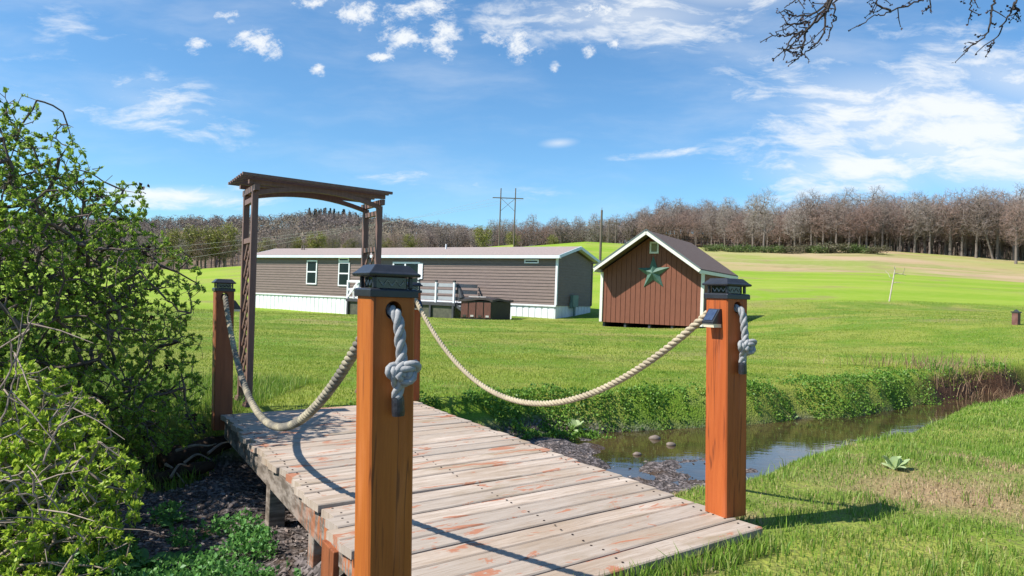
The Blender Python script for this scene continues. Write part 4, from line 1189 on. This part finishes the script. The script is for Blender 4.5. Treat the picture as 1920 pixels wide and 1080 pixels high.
# hedge shrubs at the top of the stubble field
m_hedge = leafmat('hedge_leaves', [(.07, .12, .025), (.11, .17, .04), (.16, .18, .07)], trans=.25)
m_hedge2 = leafmat('brown_hedge_twigs', [(.16, .13, .08), (.11, .11, .05), (.18, .15, .10)], trans=.2)
hs_ = [canopy_tree('hedge_shrub', 41, 3.4, 2.2, m_hedge, 900, .32, .45, .02), canopy_tree('hedge_shrub', 42, 3.6, 2.2, m_hedge2, 900, .30, .45, .02)]
us_ = [False, False]
HP = [1332, 1350, 1372, 1392, 1412, 1428, 1448, 1466, 1484, 1500, 1516, 1532, 1548, 1566, 1590, 1608, 1626, 1646]
for j, px in enumerate(HP):
    ii = 1 if px in (1484, 1500, 1548, 1566, 1646) else 0
    yd = 183 + rng.uniform(-2, 3); p = at_y(px, 470, yd); sc = rng.uniform(.8, 1.15) * (1.15 if ii else 1)
    loc = (p[0], yd, float(terrain(p[0], yd)) - .1)
    if not us_[ii]: o = hs_[ii]; o.location = loc; o.scale = (sc*1.2, sc, sc*.62); us_[ii] = True
    else: o = copy_tree(hs_[ii], loc, rng.uniform(0, 6), (sc*1.2, sc, sc*.62))
    tag(o, 'green leafy shrub in the hedge along the top of the dry slope' if ii == 0 else 'brownish half bare shrub in the hedge along the top of the dry slope', 'shrub', 'green hedge shrubs' if ii == 0 else 'brownish hedge shrubs')

# ------------------------------------------------------------------ poles and wires
m_pole = simple('weathered_timber_pole', (.16, .125, .10), (.12, .095, .08), 4, .8)
m_wire = simple('steel_wire', (.45, .44, .42), None, 4, .5, bump=0)
def pylon(px0, px1, ytop, yd, xarm, label, basepx):
    p0 = at_y(px0, ytop, yd); p1 = at_y(px1, ytop, yd); mid = (p0 + p1)/2
    root = empty('power_pylon', (mid[0], mid[1], float(terrain(mid[0], mid[1])))); tag(root, label, 'pylon')
    for p in (p0, p1):
        gz = float(terrain(p[0], p[1])) - .3
        MB().tube([(p[0], p[1], gz), p], [.24, .15], 8).build('pole', m_pole, root)
    w_ = p1[0] - p0[0]; za = at_y(px0, xarm, yd)[2]
    MB().bar((p0[0] - w_*.55, p0[1], za), (p1[0] + w_*.55, p1[1], za), .30, .25).build('crossarm', m_pole, root)
    zl = za - w_*.9
    MB().bar((p0[0], p0[1] - .2, za), (p1[0], p1[1] - .2, zl), .10, .10).bar((p0[0], p0[1] + .2, zl), (p1[0], p1[1] + .2, za), .10, .10).build('cross_brace', m_pole, root)
    return p0, p1, za, w_
P0, P1, za, w_ = pylon(939.5, 967, 353, 215, 371, 'tall timber H frame power pylon rising behind the mobile home roof', None)
pylon(1142, 1155.5, 411, 235, 418, 'distant pair of slim poles on the green slope beyond the shed', None)
p = at_y(1128.5, 394, 95); root = empty('utility_pole', (p[0], p[1], float(terrain(p[0], p[1])))); tag(root, 'single dark utility pole between the mobile home and the shed', 'pole')
MB().tube([(p[0], p[1], float(terrain(p[0], p[1])) - .3), p], [.19, .13], 8).build('pole_shaft', m_pole, root)
MB().tube([p, p + [0, 0, .35]], [.04, .03], 6).build('pole_pin', m_pole, root)
for j, (px, py) in enumerate([(330, 492), (330, 470), (310, 455)]):
    a = np.array([P0[0] - w_*.55 + j*w_*1.05, P0[1], za - .3]); b = at_y(px - 250, py + 26, 175)
    m = 14; pts = hang(a, b, 2.2, m)
    o = MB().tube(pts, .022, 4).build('power_line', m_wire); tag(o, ['lowest', 'middle', 'highest'][j] + ' of three thin power lines running from the pylon past the hill', 'wire', 'power lines')

# ------------------------------------------------------------------ small lawn things
gz = lambda x, y: float(terrain(x, y))
p = at_z(1905, 606, 0); yb = 22.0; p = at_y(1905, 606, yb); zg = gz(p[0], yb)
lp = empty('marker_post', (p[0], yb, zg)); tag(lp, 'short stubby brown post with black cap alone on the lawn', 'post')
MB().box((p[0], yb, zg + .17), (.17, .17, .40), R(30)).build('post_body', simple('dark_brown_stub', (.12, .05, .04), (.2, .1, .08), 8, .7), lp, bevel=.005)
mb = MB(); mb.box((p[0], yb, zg + .39), (.21, .21, .035), R(30)); mb.tube([(p[0], yb, zg + .41), (p[0], yb, zg + .47)], [.10, .02], 4); mb.build('post_cap', m_black, lp)
# pale sapling at the lawn edge
m_sap = simple('pale_sapling_bark', (.55, .46, .40), (.42, .36, .30), 6, .8)
sb = at_y(1667, 572, 45); st_p = at_y(1678, 505, 45); zg = gz(sb[0], 45)
sap = empty('sapling', (sb[0], 45, zg)); tag(sap, 'thin pale leafless sapling at the edge of the mown lawn', 'tree')
rg = np.random.default_rng(8); top = np.array([st_p[0], 45, st_p[2]]); base = np.array([sb[0], 45, zg - .05])
nodes = np.array([base + (top - base)*t for t in np.linspace(0, 1, 8)]); par = [-1] + list(range(7))
att = np.array([top + [(-.3), 0, -.5], top + [.8, .2, -.35], top + [.5, -.2, .1], top + [-.5, .2, -.1], top + [.35, 0, -.8], top + [.1, .3, .2], top + [-.2, -.3, .15]])
P, pr, tips = grow(rg, nodes, par, att, .25, .2, .05); V, F = edge_mesh(P, pr, radii(pr, .016, .55, .06), 5)
tri_mesh('trunk', V, F, m_sap, sap)

# ------------------------------------------------------------------ shrubs by the bridge
m_sbark = simple('grey_brown_stems', (.15, .115, .095), (.085, .065, .055), 14, .85, bump=.2)
m_dead = simple('pale_dead_canes', (.34, .27, .21), (.22, .17, .135), 14, .85, bump=.2)
m_leaf = leafmat('shrub_leaves', [(.17, .27, .04), (.27, .41, .055), (.38, .52, .07), (.21, .33, .05)], .42, .48)
m_leafy = leafmat('young_yellow_green_leaves', [(.38, .52, .05), (.48, .60, .08), (.30, .45, .05)], .42, .5)
m_leafd = leafmat('dark_withered_leaves', [(.03, .016, .016), (.05, .025, .022)], .6, .1)
def shrub(name, label, seed, bases, ells, nst, ntw, leafm, lsize, per, barkm, tip=.0022, seg=.12, dark=0, cap=.035):
    rg = np.random.default_rng(seed); nodes = []; par = []
    for b in bases: nodes.append(b); par.append(-1)
    vols = np.array([e[1][0]*e[1][1]*e[1][2] for e in ells]); pick = vols/vols.sum()
    def pts(n, pw):
        k = rg.choice(len(ells), n, p=pick); out = np.zeros((n, 3))
        for i, (c, r_) in enumerate(ells):
            m = k == i; out[m] = ell_points(rg, c, r_, int(m.sum()), pw)
        return out
    a = pts(nst, .6); b0 = np.mean(bases, 0); a = a[np.argsort(np.linalg.norm(a - b0, axis=1))]
    a = a[a[:, 2] > np.array([gz(x, y) for x, y in a[:, :2]]) + .03]
    P, pr, tips = grow(rg, np.array(nodes), par, a, seg*1.6, .30, .10)
    a = pts(ntw, .28); a = a[a[:, 2] > np.array([gz(x, y) for x, y in a[:, :2]]) + .02]
    P, pr, tips = grow(rg, P, list(pr), a, seg, .32, .05)
    rad = radii(pr, tip, .5, cap)
    root = empty(name, np.mean(bases, 0)); tag(root, label, 'shrub')
    V, F = edge_mesh(P, pr, rad, 4); tri_mesh('stems', V, F, barkm, root)
    # leaves in small whorls along the outer twigs
    tw = np.where(rad < tip*2.3)[0]; tw = tw[pr[tw] >= 0]
    tw = rg.choice(tw, int(len(tw)*.72), replace=False)
    n = len(tw)*per; src = np.repeat(tw, per); d0 = P[src] - P[pr[src]]; d0 /= np.linalg.norm(d0, axis=1)[:, None] + 1e-9
    f = rg.uniform(.55, 1.0, n)[:, None]; pos = P[pr[src]]*(1-f) + P[src]*f + rg.normal(0, .005, (n, 3))
    dd = d0*.75 + rg.normal(0, .45, (n, 3)) + np.array([0, 0, .5]); csz = rg.uniform(.65, 1.35, len(tw))
    V, F = leaves(pos, dd, rg.uniform(.6, 1.2, n)*lsize*np.repeat(csz, per), rg, .30, .10)
    tri_mesh('foliage', V, F, leafm, root)
    if dark:
        tt = rg.choice(tips, dark, replace=False); src = np.repeat(tt, 14); n = len(src)
        V, F = leaves(P[src] + rg.normal(0, .018, (n, 3)), rg.normal(0, 1, (n, 3)), rg.uniform(.02, .04, n), rg, .45, .2)
        tri_mesh('withered_leaves', V, F, m_leafd, root)
    return root
big = shrub('leafy_shrub', 'large tangled spring shrub with green leaves and dark withered clumps beside the brown post', 21,
      [(-3.6 + dx, 5.0 + dy, -.25) for dx, dy in ((0, 0), (.3, .2), (-.3, .1), (.15, -.3), (-.5, -.2), (.6, .3))],
      [((-3.55, 4.9, 1.00), (1.00, 1.15, .92)), ((-3.05, 5.25, .42), (.80, .8, .70)), ((-4.0, 4.8, 1.75), (.72, .9, .62)), ((-4.3, 4.6, .8), (1.0, 1.1, 1.2)), ((-2.85, 5.25, .12), (.66, .7, .42)), ((-3.45, 4.9, 1.80), (.42, .7, .55)), ((-3.0, 4.9, 1.38), (.48, .7, .52)), ((-2.65, 5.0, 1.0), (.45, .7, .5))],
      340, 11500, m_leaf, .025, 20, m_sbark, seg=.10, dark=75, cap=.013, tip=.0018)
low = shrub('brushy_shrub', 'low brushy shrub of pale canes and bright yellow green leaves under the big shrub', 22,
      [(-2.7 + dx, 3.4 + dy, -.42) for dx, dy in ((0, 0), (.3, .1), (-.3, .2), (.1, -.3), (-.5, -.2))],
      [((-2.6, 3.75, -.10), (.72, .6, .42)), ((-2.25, 3.35, -.28), (.50, .5, .26)), ((-3.0, 3.9, .22), (.8, .6, .42)), ((-2.4, 2.9, -.42), (.5, .5, .28))],
      260, 4600, m_leafy, .028, 20, m_dead, tip=.0018, cap=.010)

# dead canes sticking out of the brush
rg = np.random.default_rng(23)
cane = empty('dead_canes', (-2.4, 3.1, -.4)); tag(cane, 'pale forked dead canes arching out of the low brush', 'branch')
CP = [[(-10, 745), (40, 650), (60, 560)], [(-10, 620), (60, 690), (150, 660), (270, 645)], [(60, 880), (75, 960), (120, 990), (140, 1030)], [(-10, 700), (120, 650), (210, 580)], [(80, 870), (110, 800), (160, 740)],
      [(0, 985), (60, 1000), (150, 985), (300, 1000)], [(0, 800), (30, 700), (20, 640)], [(20, 1060), (90, 1020), (200, 1040)], [(0, 900), (70, 910), (130, 985)], [(-5, 870), (60, 960), (65, 1080)], [(150, 1080), (100, 1000), (0, 960)], [(200, 830), (140, 905), (60, 940)]]
mb = MB()
for i, c_ in enumerate(CP[:1] + CP[2:3] + CP[4:7] + CP[8:10]):
    pts = [at_y(x, y, 3.05 + .12*(i % 4) + .05*j) for j, (x, y) in enumerate(c_)]
    pts = smooth_path(pts, 8) + rg.normal(0, .004, (8*(len(pts)-1)+1, 3)); m = len(pts)
    mb.tube(pts, np.linspace(.0048, .0016, m), 5)
    for q in range(5):
        k = int(rg.integers(4, m-3)); d = rg.normal(0, .13, 3); mb.tube([pts[k], pts[k] + d*.5 + [0, 0, .01], pts[k] + d], [.004, .003, .0016], 4)
mb.build('canes', m_dead, cane)

# rotting logs and sticks under the shrub beside the bridge
m_log = simple('rotting_dark_log', (.075, .05, .036), (.035, .024, .018), 9, .9, (1, 1, 1), .8, .1, .03)
def log(name, label, pts, rads, forks=()):
    root = empty(name, pts[0]); tag(root, label, 'log')
    sp_ = smooth_path(pts, 8); rr = np.interp(np.linspace(0, 1, len(sp_)), np.linspace(0, 1, len(rads)), rads) * (1 + .12*rng.normal(0, 1, len(sp_)))
    MB().tube(sp_, rr, 9).build('log_body', m_log, root, smooth=True)
    mb = MB()
    for f in forks: q = smooth_path(f, 6); mb.tube(q, np.linspace(.012, .004, len(q)), 6)
    if forks: mb.build('side_branches', m_dead, root)
log('rotting_log', 'thick dark rotting log lying at the foot of the shrub beside the bridge', [at_z(305, 868, -.34), at_z(360, 848, -.30), at_z(428, 828, -.25)], [.075, .085, .06],
    [[at_z(330, 845, -.2), at_z(365, 835, -.16), at_z(390, 836, -.15), at_z(405, 832, -.12)], [at_z(390, 850, -.25), at_z(415, 832, -.2), at_z(437, 828, -.18)], [at_z(345, 868, -.3), at_z(370, 852, -.25), at_z(395, 862, -.3)]])
log('rotting_log', 'thinner dark log lying in the mud below the thicker one', [at_z(285, 900, -.40), at_z(340, 885, -.38), at_z(400, 872, -.36)], [.04, .05, .035],
    [[at_z(310, 870, -.33), at_z(325, 880, -.36), at_z(345, 905, -.40)], [at_z(320, 895, -.36), at_z(335, 872, -.3), at_z(350, 872, -.3)]])

# ------------------------------------------------------------------ grass and ground cover
def in_poly(x, y, poly):
    ins = np.zeros(len(x), bool); n = len(poly)
    for i in range(n):
        x0, y0 = poly[i][:2]; x1, y1 = poly[(i+1) % n][:2]
        c_ = ((y0 > y) != (y1 > y)) & (x < (x1 - x0)*(y - y0)/(y1 - y0 + 1e-12) + x0); ins ^= c_
    return ins
LN2, LF2 = LN - Bp*.03 - Ad*.02, LF - Bp*.03
DECK = [RN - Ad*.01 + Bp*.02, RF + Bp*.02, LF2, LN2]
HOMEP = [hp(-HL, -.05, 0), hp(.1, -.05, 0), hp(.1, HW_, 0), hp(-HL, HW_, 0)]; PORCH = [hp(xL, YD, 0), hp(xR, YD, 0), hp(xR, 0, 0), hp(xL, 0, 0)]
SHEDP = [sp(-.0, .05, 0), sp(SW, .05, 0), sp(SW, SD, 0), sp(0, SD, 0)]; TUBP = [TP(0,0,0), TP(la,0,0), TP(la,lb,0), TP(0,lb,0)]
def blades(name, x, y, h, wd, rg, mat, bend=.5, zo=0.0):
    n = len(x); z = terrain(x, y) + zo; a = rg.uniform(0, 2*math.pi, n); b = rg.uniform(.1, 1, n)*bend*h
    la_ = rg.uniform(0, 2*math.pi, n); lx, ly = np.cos(la_)*b, np.sin(la_)*b
    dx, dy = np.cos(a)*wd/2, np.sin(a)*wd/2
    V = np.zeros((n, 5, 3))
    V[:, 0] = np.stack([x - dx, y - dy, z - .01], 1); V[:, 1] = np.stack([x + dx, y + dy, z - .01], 1)
    V[:, 2] = np.stack([x + dx*.75 + lx*.35, y + dy*.75 + ly*.35, z + h*.6], 1); V[:, 3] = np.stack([x - dx*.75 + lx*.35, y - dy*.75 + ly*.35, z + h*.6], 1)
    V[:, 4] = np.stack([x + lx, y + ly, z + h*np.sqrt(np.clip(1 - (b/h)**2*.5, .2, 1))], 1)
    F = (np.arange(n)[:, None, None]*5 + np.array([[0, 1, 2], [0, 2, 3], [3, 2, 4]])[None]).reshape(-1, 3)
    return V.reshape(-1, 3), F
def wedge_pts(rg, n, y0, y1, tmax=.82, tmin=None, p=1.0):
    yy_ = y0 + (y1 - y0) * rg.uniform(0, 1, n) ** p; t = rg.uniform(tmin if tmin is not None else -tmax, tmax, n); return t*yy_, yy_
def keep(x, y, Smax=.45, mask_dry=.7, rg=None):
    S, side = stream_S(x, y); k = S < Smax
    for pl in (DECK, HOMEP, SHEDP, TUBP, PORCH): k &= ~in_poly(x, y, pl)
    return k
m_grass = leafmat('lawn_grass', [(.18, .255, .022), (.25, .335, .035), (.31, .375, .05), (.38, .40, .10)], .5, .35, patch=(.46, .40, .14), pscale=.42)
m_grassn = leafmat('bank_grass', [(.10, .20, .022), (.17, .29, .035), (.24, .35, .05), (.36, .37, .13)], .5, .35)
m_straw = leafmat('dry_straw', [(.42, .32, .17), (.33, .24, .12), (.5, .4, .24)], .7, .2)
rg = np.random.default_rng(61)
VV = []; FF = []; k = 0
def put(V, F):
    global k
    VV.append(V); FF.append(F + k); k += len(V)
def flush(name, mat, label, cat='grass'):
    global VV, FF, k
    o = tri_mesh(name, np.concatenate(VV), np.concatenate(FF), mat); tag(o, label, cat, kind='stuff'); VV = []; FF = []; k = 0; return o
# near bank, right of the bridge and in front of it
x, y = wedge_pts(rg, 230000, 1.4, 12.5, 1.05, -.15, .9); kk = keep(x, y, .5) & (x > -.35); x, y = x[kk], y[kk]
dry = ground_masks(x, y)[1]; d, hw, side = stream_d(x, y); kk = (side < 0) & (rg.uniform(0, 1, len(x)) > dry*.72); x, y = x[kk], y[kk]
tuft = vnoise(x, y, .16, 31)*.6 + vnoise(x, y, .5, 32)*.4
gap = (tuft > .36) | (rg.uniform(0, 1, len(x)) > .6); x, y, tuft = x[gap], y[gap], tuft[gap]
h = (.010 + .066*tuft**2.1)*rg.uniform(.6, 1.3, len(x)); put(*blades('', x, y, h, rg.uniform(.003, .006, len(x))*(1 + sm(y, 5, 10)), rg, None, .85))
x2, y2 = wedge_pts(rg, 5000, 1.7, 7.5, .86, -.05); kk = keep(x2, y2, .35) & (x2 > -.2); x2, y2 = x2[kk], y2[kk]; d, hw, side = stream_d(x2, y2); kk = (side < 0) & (vnoise(x2, y2, .4, 33) > .62); x2, y2 = x2[kk], y2[kk]
put(*blades('', x2, y2, rg.uniform(.05, .12, len(x2)), rg.uniform(.004, .008, len(x2)), rg, None, .8))
# tall blades hugging the deck's near corner
tt = rg.uniform(0, 1.25, 900); q = RN[None] - Bp*tt[:, None] - A*rg.uniform(.015, .12, 900)[:, None]
put(*blades('', q[:, 0], q[:, 1], rg.uniform(.04, .10, 900), rg.uniform(.004, .007, 900), rg, None, .6))
flush('bank_grass', m_grassn, 'uneven spring grass on the near bank of the stream')
x, y = wedge_pts(rg, 60000, 1.7, 7.5, .86, -.1); dry = ground_masks(x, y)[1]; kk = keep(x, y, .3) & (rg.uniform(0, 1, len(x)) < dry); x, y = x[kk], y[kk]; d, hw, side = stream_d(x, y); x, y = x[side < 0], y[side < 0]
put(*blades('', x, y, rg.uniform(.012, .035, len(x)), rg.uniform(.003, .006, len(x)), rg, None, 1.0))
flush('dry_grass', m_straw, 'patches of dry straw in the bank grass')
# lawn beyond the stream
for n_, y0, y1, h0, w0 in ((210000, 6.3, 14, .024, .006), (150000, 13, 24, .025, .011), (110000, 23, 46, .028, .022)):
    x, y = wedge_pts(rg, n_, y0, y1, .80, None, .8); d, hw, side = stream_d(x, y); kk = keep(x, y, .4) & (side > 0); x, y = x[kk], y[kk]
    tuft = vnoise(x, y, .35, 34)*.5 + vnoise(x, y, 1.5, 35)*.5
    put(*blades('', x, y, h0*(.45 + 1.1*tuft)*rg.uniform(.6, 1.3, len(x)), w0*rg.uniform(.7, 1.3, len(x)), rg, None, .8))
flush('lawn_grass', m_grass, 'mown green lawn around the mobile home and shed')
# leafy bank plants on the far bank
m_cover = leafmat('bank_plants', [(.075, .17, .022), (.13, .26, .035), (.20, .34, .05), (.10, .21, .03)], .45, .3)
x, y = wedge_pts(rg, 340000, 5.6, 15, .80, -.22); d, hw, side = stream_d(x, y); rel = d - hw
kk = (side > 0) & (rel > -.62) & (rg.uniform(0, 1, len(x)) < np.exp(-np.maximum(0, rel - .05)/(.06 + .45*vnoise(x, y, .9, 41)**3))) & ~in_poly(x, y, DECK)
kk &= rg.uniform(0, 1, len(x)) < sm(vnoise(x, y, .34, 42)*.6 + vnoise(x, y, .10, 45)*.4, .32, .58) * (1 - .97*ground_masks(x, y)[5]); x, y = x[kk], y[kk]
hh = .15*(vnoise(x, y, .34, 42)*.55 + vnoise(x, y, .13, 44)*.45)**1.8
pos = np.stack([x, y, terrain(x, y) + hh*rg.uniform(.2, 1, len(x))], 1)
dd = rg.normal(0, .7, (len(x), 3)) + np.array([0, -.2, .55]); V, F = leaves(pos, dd, rg.uniform(.018, .040, len(x)), rg, .42, .12)
put(V, F)
x, y = wedge_pts(rg, 60000, 5.6, 12, .80, -.22); d, hw, side = stream_d(x, y); rel = d - hw; kk = (side > 0) & (rel > -.60) & (rel < -.28) & ~in_poly(x, y, DECK) & (terrain(x, y) > -.5); x, y = x[kk], y[kk]
put(*blades('', x, y, rg.uniform(.02, .06, len(x)), rg.uniform(.004, .008, len(x)), rg, None, .9)); print('bank leaves', len(x)); flush('bank_plants', m_cover, 'dense low green plants along the far bank of the stream', 'plants')
# weeds in the muddy hollow beside the bridge
m_weed = leafmat('hollow_weeds', [(.08, .21, .05), (.15, .33, .07), (.10, .26, .08)], .45, .35)
n_ = 90000; x = rg.uniform(-3.4, -.3, n_); y = rg.uniform(2.2, 5.0, n_); cl = vnoise(x, y, .35, 51)*.6 + vnoise(x, y, .12, 52)*.4
band = np.exp(-((y - (3.75 - .15*(x + 1.7)))/.55)**2)
kk = (cl*1.0 + band*.42 > .80) & ~in_poly(x, y, DECK); x, y, cl = x[kk], y[kk], cl[kk]
pos = np.stack([x, y, terrain(x, y) + rg.uniform(.0, .13, len(x))*cl*1.2], 1)
V, F = leaves(pos, rg.normal(0, .7, (len(x), 3)) + [0, 0, .5], rg.uniform(.014, .034, len(x)), rg, .38, .12); put(V, F); flush('weeds', m_weed, 'fresh green weeds in the muddy hollow beside the bridge', 'weeds')
# undergrowth behind the shrub
n_ = 24000; x = rg.uniform(-6.5, -2.3, n_); y = rg.uniform(5.2, 8.5, n_); kk = ~in_poly(x, y, DECK); x, y = x[kk], y[kk]
put(*blades('', x, y, rg.uniform(.05, .16, len(x)), rg.uniform(.004, .009, len(x)), rg, None, .8)); flush('rough_grass', m_grassn, 'rough bright grass behind the leafy shrub')
# litter and twigs on the mud
n_ = 26000; x = rg.uniform(-3.4, 2.2, n_); y = rg.uniform(2.4, 7.2, n_); S, side = stream_S(x, y); zt = terrain(x, y); kk = (S > .35) & (zt > -.52) & ((x < .4) | (rg.uniform(0, 1, n_) < .25)); x, y, zt = x[kk], y[kk], zt[kk]
pos = np.stack([x, y, zt + .006], 1); dd = rg.normal(0, 1, (len(x), 3))*[1, 1, .15]; V, F = leaves(pos, dd, rg.uniform(.015, .045, len(x)), rg, .22, .1); put(V, F)
flush('leaf_litter', leafmat('leaf_litter', [(.24, .19, .17), (.11, .08, .07), (.38, .33, .31), (.07, .05, .045)], .8, .1), 'dead leaves and twigs strewn on the stream mud', 'litter')
# brown dead stems on the eroded bank
n_ = 1500; x = rg.normal(9.4, 1.3, n_); y = rg.normal(13.3, .8, n_); put(*blades('', x, y, rg.uniform(.1, .35, n_), rg.uniform(.006, .012, n_), rg, None, .9))
flush('dead_stems', leafmat('dead_stems', [(.22, .13, .08), (.32, .22, .13), (.14, .08, .05)], .8, .1), 'dry brown stems hanging over the eroded bank', 'stems')

# broad leaved rosettes
def rosette(name, loc, nleaf, size, mat, label, seed, upr=.7):
    rg = np.random.default_rng(seed); root = empty(name, loc); tag(root, label, 'plant'); mb = MB()
    for i in range(nleaf):
        a = i*2.4 + rg.uniform(-.3, .3); el = upr*rg.uniform(.35, 1.2)*(1 if i < nleaf*.6 else 1.4); L = size*rg.uniform(.7, 1.15)
        d = np.array([math.cos(a)*math.cos(el), math.sin(a)*math.cos(el), math.sin(el)]); x_ = np.array([-math.sin(a), math.cos(a), 0]); u_ = np.cross(x_, d); vs = []
        for k_ in range(6):
            t = k_/5; wdt = L*.24*math.sin(math.pi*min(1, t*.93 + .05))**.8 + .001; c_ = np.array(loc) + d*L*t - np.array([0, 0, 1])*L*.28*t*t*t
            wv = .03*L*math.sin(t*9 + i)
            vs += [c_ + x_*wdt + u_*(wdt*.35 + wv), c_, c_ - x_*wdt + u_*(wdt*.35 - wv)]
        mb.add(vs, [q for k_ in range(5) for q in ((3*k_, 3*k_+1, 3*k_+4, 3*k_+3), (3*k_+1, 3*k_+2, 3*k_+5, 3*k_+4))])
    mb.build('leaves', mat, root, smooth=True); return root
m_mul = leafmat('woolly_pale_leaves', [(.36, .46, .22), (.42, .50, .27)], .8, .25)
m_com = leafmat('broad_green_leaves', [(.08, .20, .055), (.11, .25, .07)], .5, .35)
def gp(px, py):
    z = 0.0
    for _ in range(12): p = at_z(px, py, z); z = .5*z + .5*gz(p[0], p[1])
    return np.array([p[0], p[1], gz(p[0], p[1])])
rosette('rosette_plant', gp(1678, 880) + [0, 0, .0], 10, .14, m_mul, 'pale woolly rosette plant in the dry patch of the near bank', 71, 1.15)
rosette('rosette_plant', gp(1078, 812) + [0, 0, .03], 11, .20, m_mul, 'pale woolly rosette plant at the foot of the far bank', 72, 1.0)
for i, (px, py, s_, lab) in enumerate([(262, 1062, .19, 'largest broad leaved plant at the bottom of the muddy hollow'), (330, 1040, .15, 'broad leaved plant among the weeds of the hollow'), (325, 978, .12, 'small broad leaved plant at the edge of the mud'), (200, 1082, .16, 'broad leaved plant under the pale dead canes')]):
    d = ray(px, py); p = CAM + d*((-.43 - CAMZ)/d[2]); rosette('broadleaf_plant', np.array([p[0], p[1], gz(p[0], p[1])]), 8, s_, m_com, lab, 80 + i, .6)

# stones in the water
for i, (px, py, s_) in enumerate([(1228, 822, .045), (1258, 834, .035), (1195, 852, .03)]):
    p = at_z(px, py, -.48); rg = np.random.default_rng(90 + i); V = []
    me = bpy.data.meshes.new('stone'); import bmesh; bm = bmesh.new(); bmesh.ops.create_icosphere(bm, subdivisions=2, radius=1)
    for vv_ in bm.verts: vv_.co = Vector((vv_.co.x*s_*1.5, vv_.co.y*s_, vv_.co.z*s_*.8))*(1 + rg.normal(0, .07))
    bm.to_mesh(me); bm.free(); o = link_mesh('stone', me, simple('wet_stone', (.2, .16, .13), None, 20, .6), None, True); o.location = Vector(p)
    tag(o, ['larger wet stone breaking the stream surface', 'small wet stone beside the larger one in the stream', 'smallest wet stone in the shallow water'][i], 'stone', 'stones in the stream')

# ------------------------------------------------------------------ overhanging bare branch, from a tree standing right of the view
m_ov = simple('dark_bare_bark', (.055, .042, .036), (.035, .028, .025), 14, .9, bump=.3)
tz0 = gz(7.2, 4.2); tr = empty('overhanging_tree', (7.2, 4.2, tz0)); tag(tr, 'bare tree whose dark budding twigs hang into the top of the view', 'tree')
trunk = smooth_path([(7.2, 4.2, tz0 - .2), (7.1, 4.25, 1.4), (6.8, 4.3, 2.8), (6.6, 4.4, 4.6), (6.7, 4.4, 6.4)], 8)
MB().tube(trunk, np.linspace(.19, .06, len(trunk)), 10).build('trunk', m_ov, tr, smooth=True)
limb = smooth_path([(6.75, 4.32, 3.0), (5.4, 4.5, 3.75), (3.9, 4.6, 3.62), (2.9, 4.6, 3.30), (2.35, 4.55, 3.08)], 10)
DY = 4.5
TW = [[(1600, -60), (1560, -5), (1532, 35), (1505, 62), (1487, 82), (1470, 100)], [(1590, -50), (1555, 12), (1520, 50), (1485, 75), (1468, 108)], [(1562, -5), (1530, 22), (1495, 30), (1478, 20), (1455, 24)],
      [(1548, 20), (1546, 55), (1530, 82), (1505, 102), (1485, 116)], [(1520, 50), (1495, 62), (1468, 68), (1442, 64)], [(1600, -40), (1568, 5), (1566, 40), (1552, 60)], [(1512, 58), (1505, 90), (1502, 105)],
      [(1740, -30), (1720, 2), (1670, 22), (1640, 30), (1612, 48)], [(1670, 22), (1645, 5), (1660, -20)], [(1910, -30), (1904, 5), (1885, 40), (1870, 70), (1852, 88)], [(1880, -20), (1862, 10), (1855, 50), (1840, 75), (1805, 95)], [(1820, -25), (1820, 10), (1822, 28)],
      [(1575, -30), (1520, -2), (1480, 12)], [(1540, -40), (1500, -5), (1470, 15)], [(1600, -30), (1590, 10), (1580, 30)], [(1700, -30), (1740, 0), (1745, 20)], [(1640, -40), (1600, 0), (1585, 10)], [(1900, 5), (1908, 20), (1905, 32)], [(1520, 40), (1490, 45), (1463, 50)]]
mb = MB(); rg = np.random.default_rng(33)
mb.tube(limb, np.linspace(.09, .03, len(limb)), 8)
budp = []
for i, c_ in enumerate(TW[:12] + TW[13:14] + TW[15:16] + TW[17:]):
    yo = DY + rg.uniform(-.25, .35); pts = smooth_path([at_y(x, y, yo) for x, y in c_], 6); pts += rg.normal(0, .006, pts.shape); m = len(pts)
    r0 = .014 if i in (0, 1) else .008
    if c_[0][1] < -20:      # tie the twig to the limb above the view
        q = limb[((limb - pts[0])**2).sum(1).argmin()]; pts = np.concatenate([smooth_path([q, (q + pts[0])/2 + [0, 0, .05], pts[0]], 5)[:-1], pts]); m = len(pts)
    mb.tube(pts, np.linspace(r0, .003, m), 5)
    for q in range(8):
        k_ = int(rg.integers(m//4, m-1)); d = rg.normal(0, 1, 3)*[1, .6, .8] + [-.5, 0, -.5]; d *= rg.uniform(.03, .13)/np.linalg.norm(d)
        mb.tube([pts[k_], pts[k_] + d*.55 + rg.normal(0, .006, 3), pts[k_] + d], [.0035, .003, .002], 4); budp += [pts[k_] + d, pts[k_] + d*.5]
mb.build('limb', m_ov, tr)
# upper crown of that tree, above the view
nodes = trunk[20:]; par = [-1] + list(range(len(nodes)-1)); att = ell_points(rg, (7.3, 4.4, 6.3), (2.4, 2.2, 1.6), 260, .5); P, pr, tips = grow(rg, nodes, par, att, .4, .25, .05)
V, F = edge_mesh(P, pr, radii(pr, .005, .5, .06), 4); tri_mesh('crown', V, F, m_ov, tr)
budp = np.array(budp); src = np.repeat(budp, 2, 0); V, F = leaves(src + rg.normal(0, .004, src.shape), rg.normal(0, 1, src.shape), rg.uniform(.010, .022, len(src)), rg, .4, .2)
tri_mesh('foliage', V, F, m_leafd, tr)
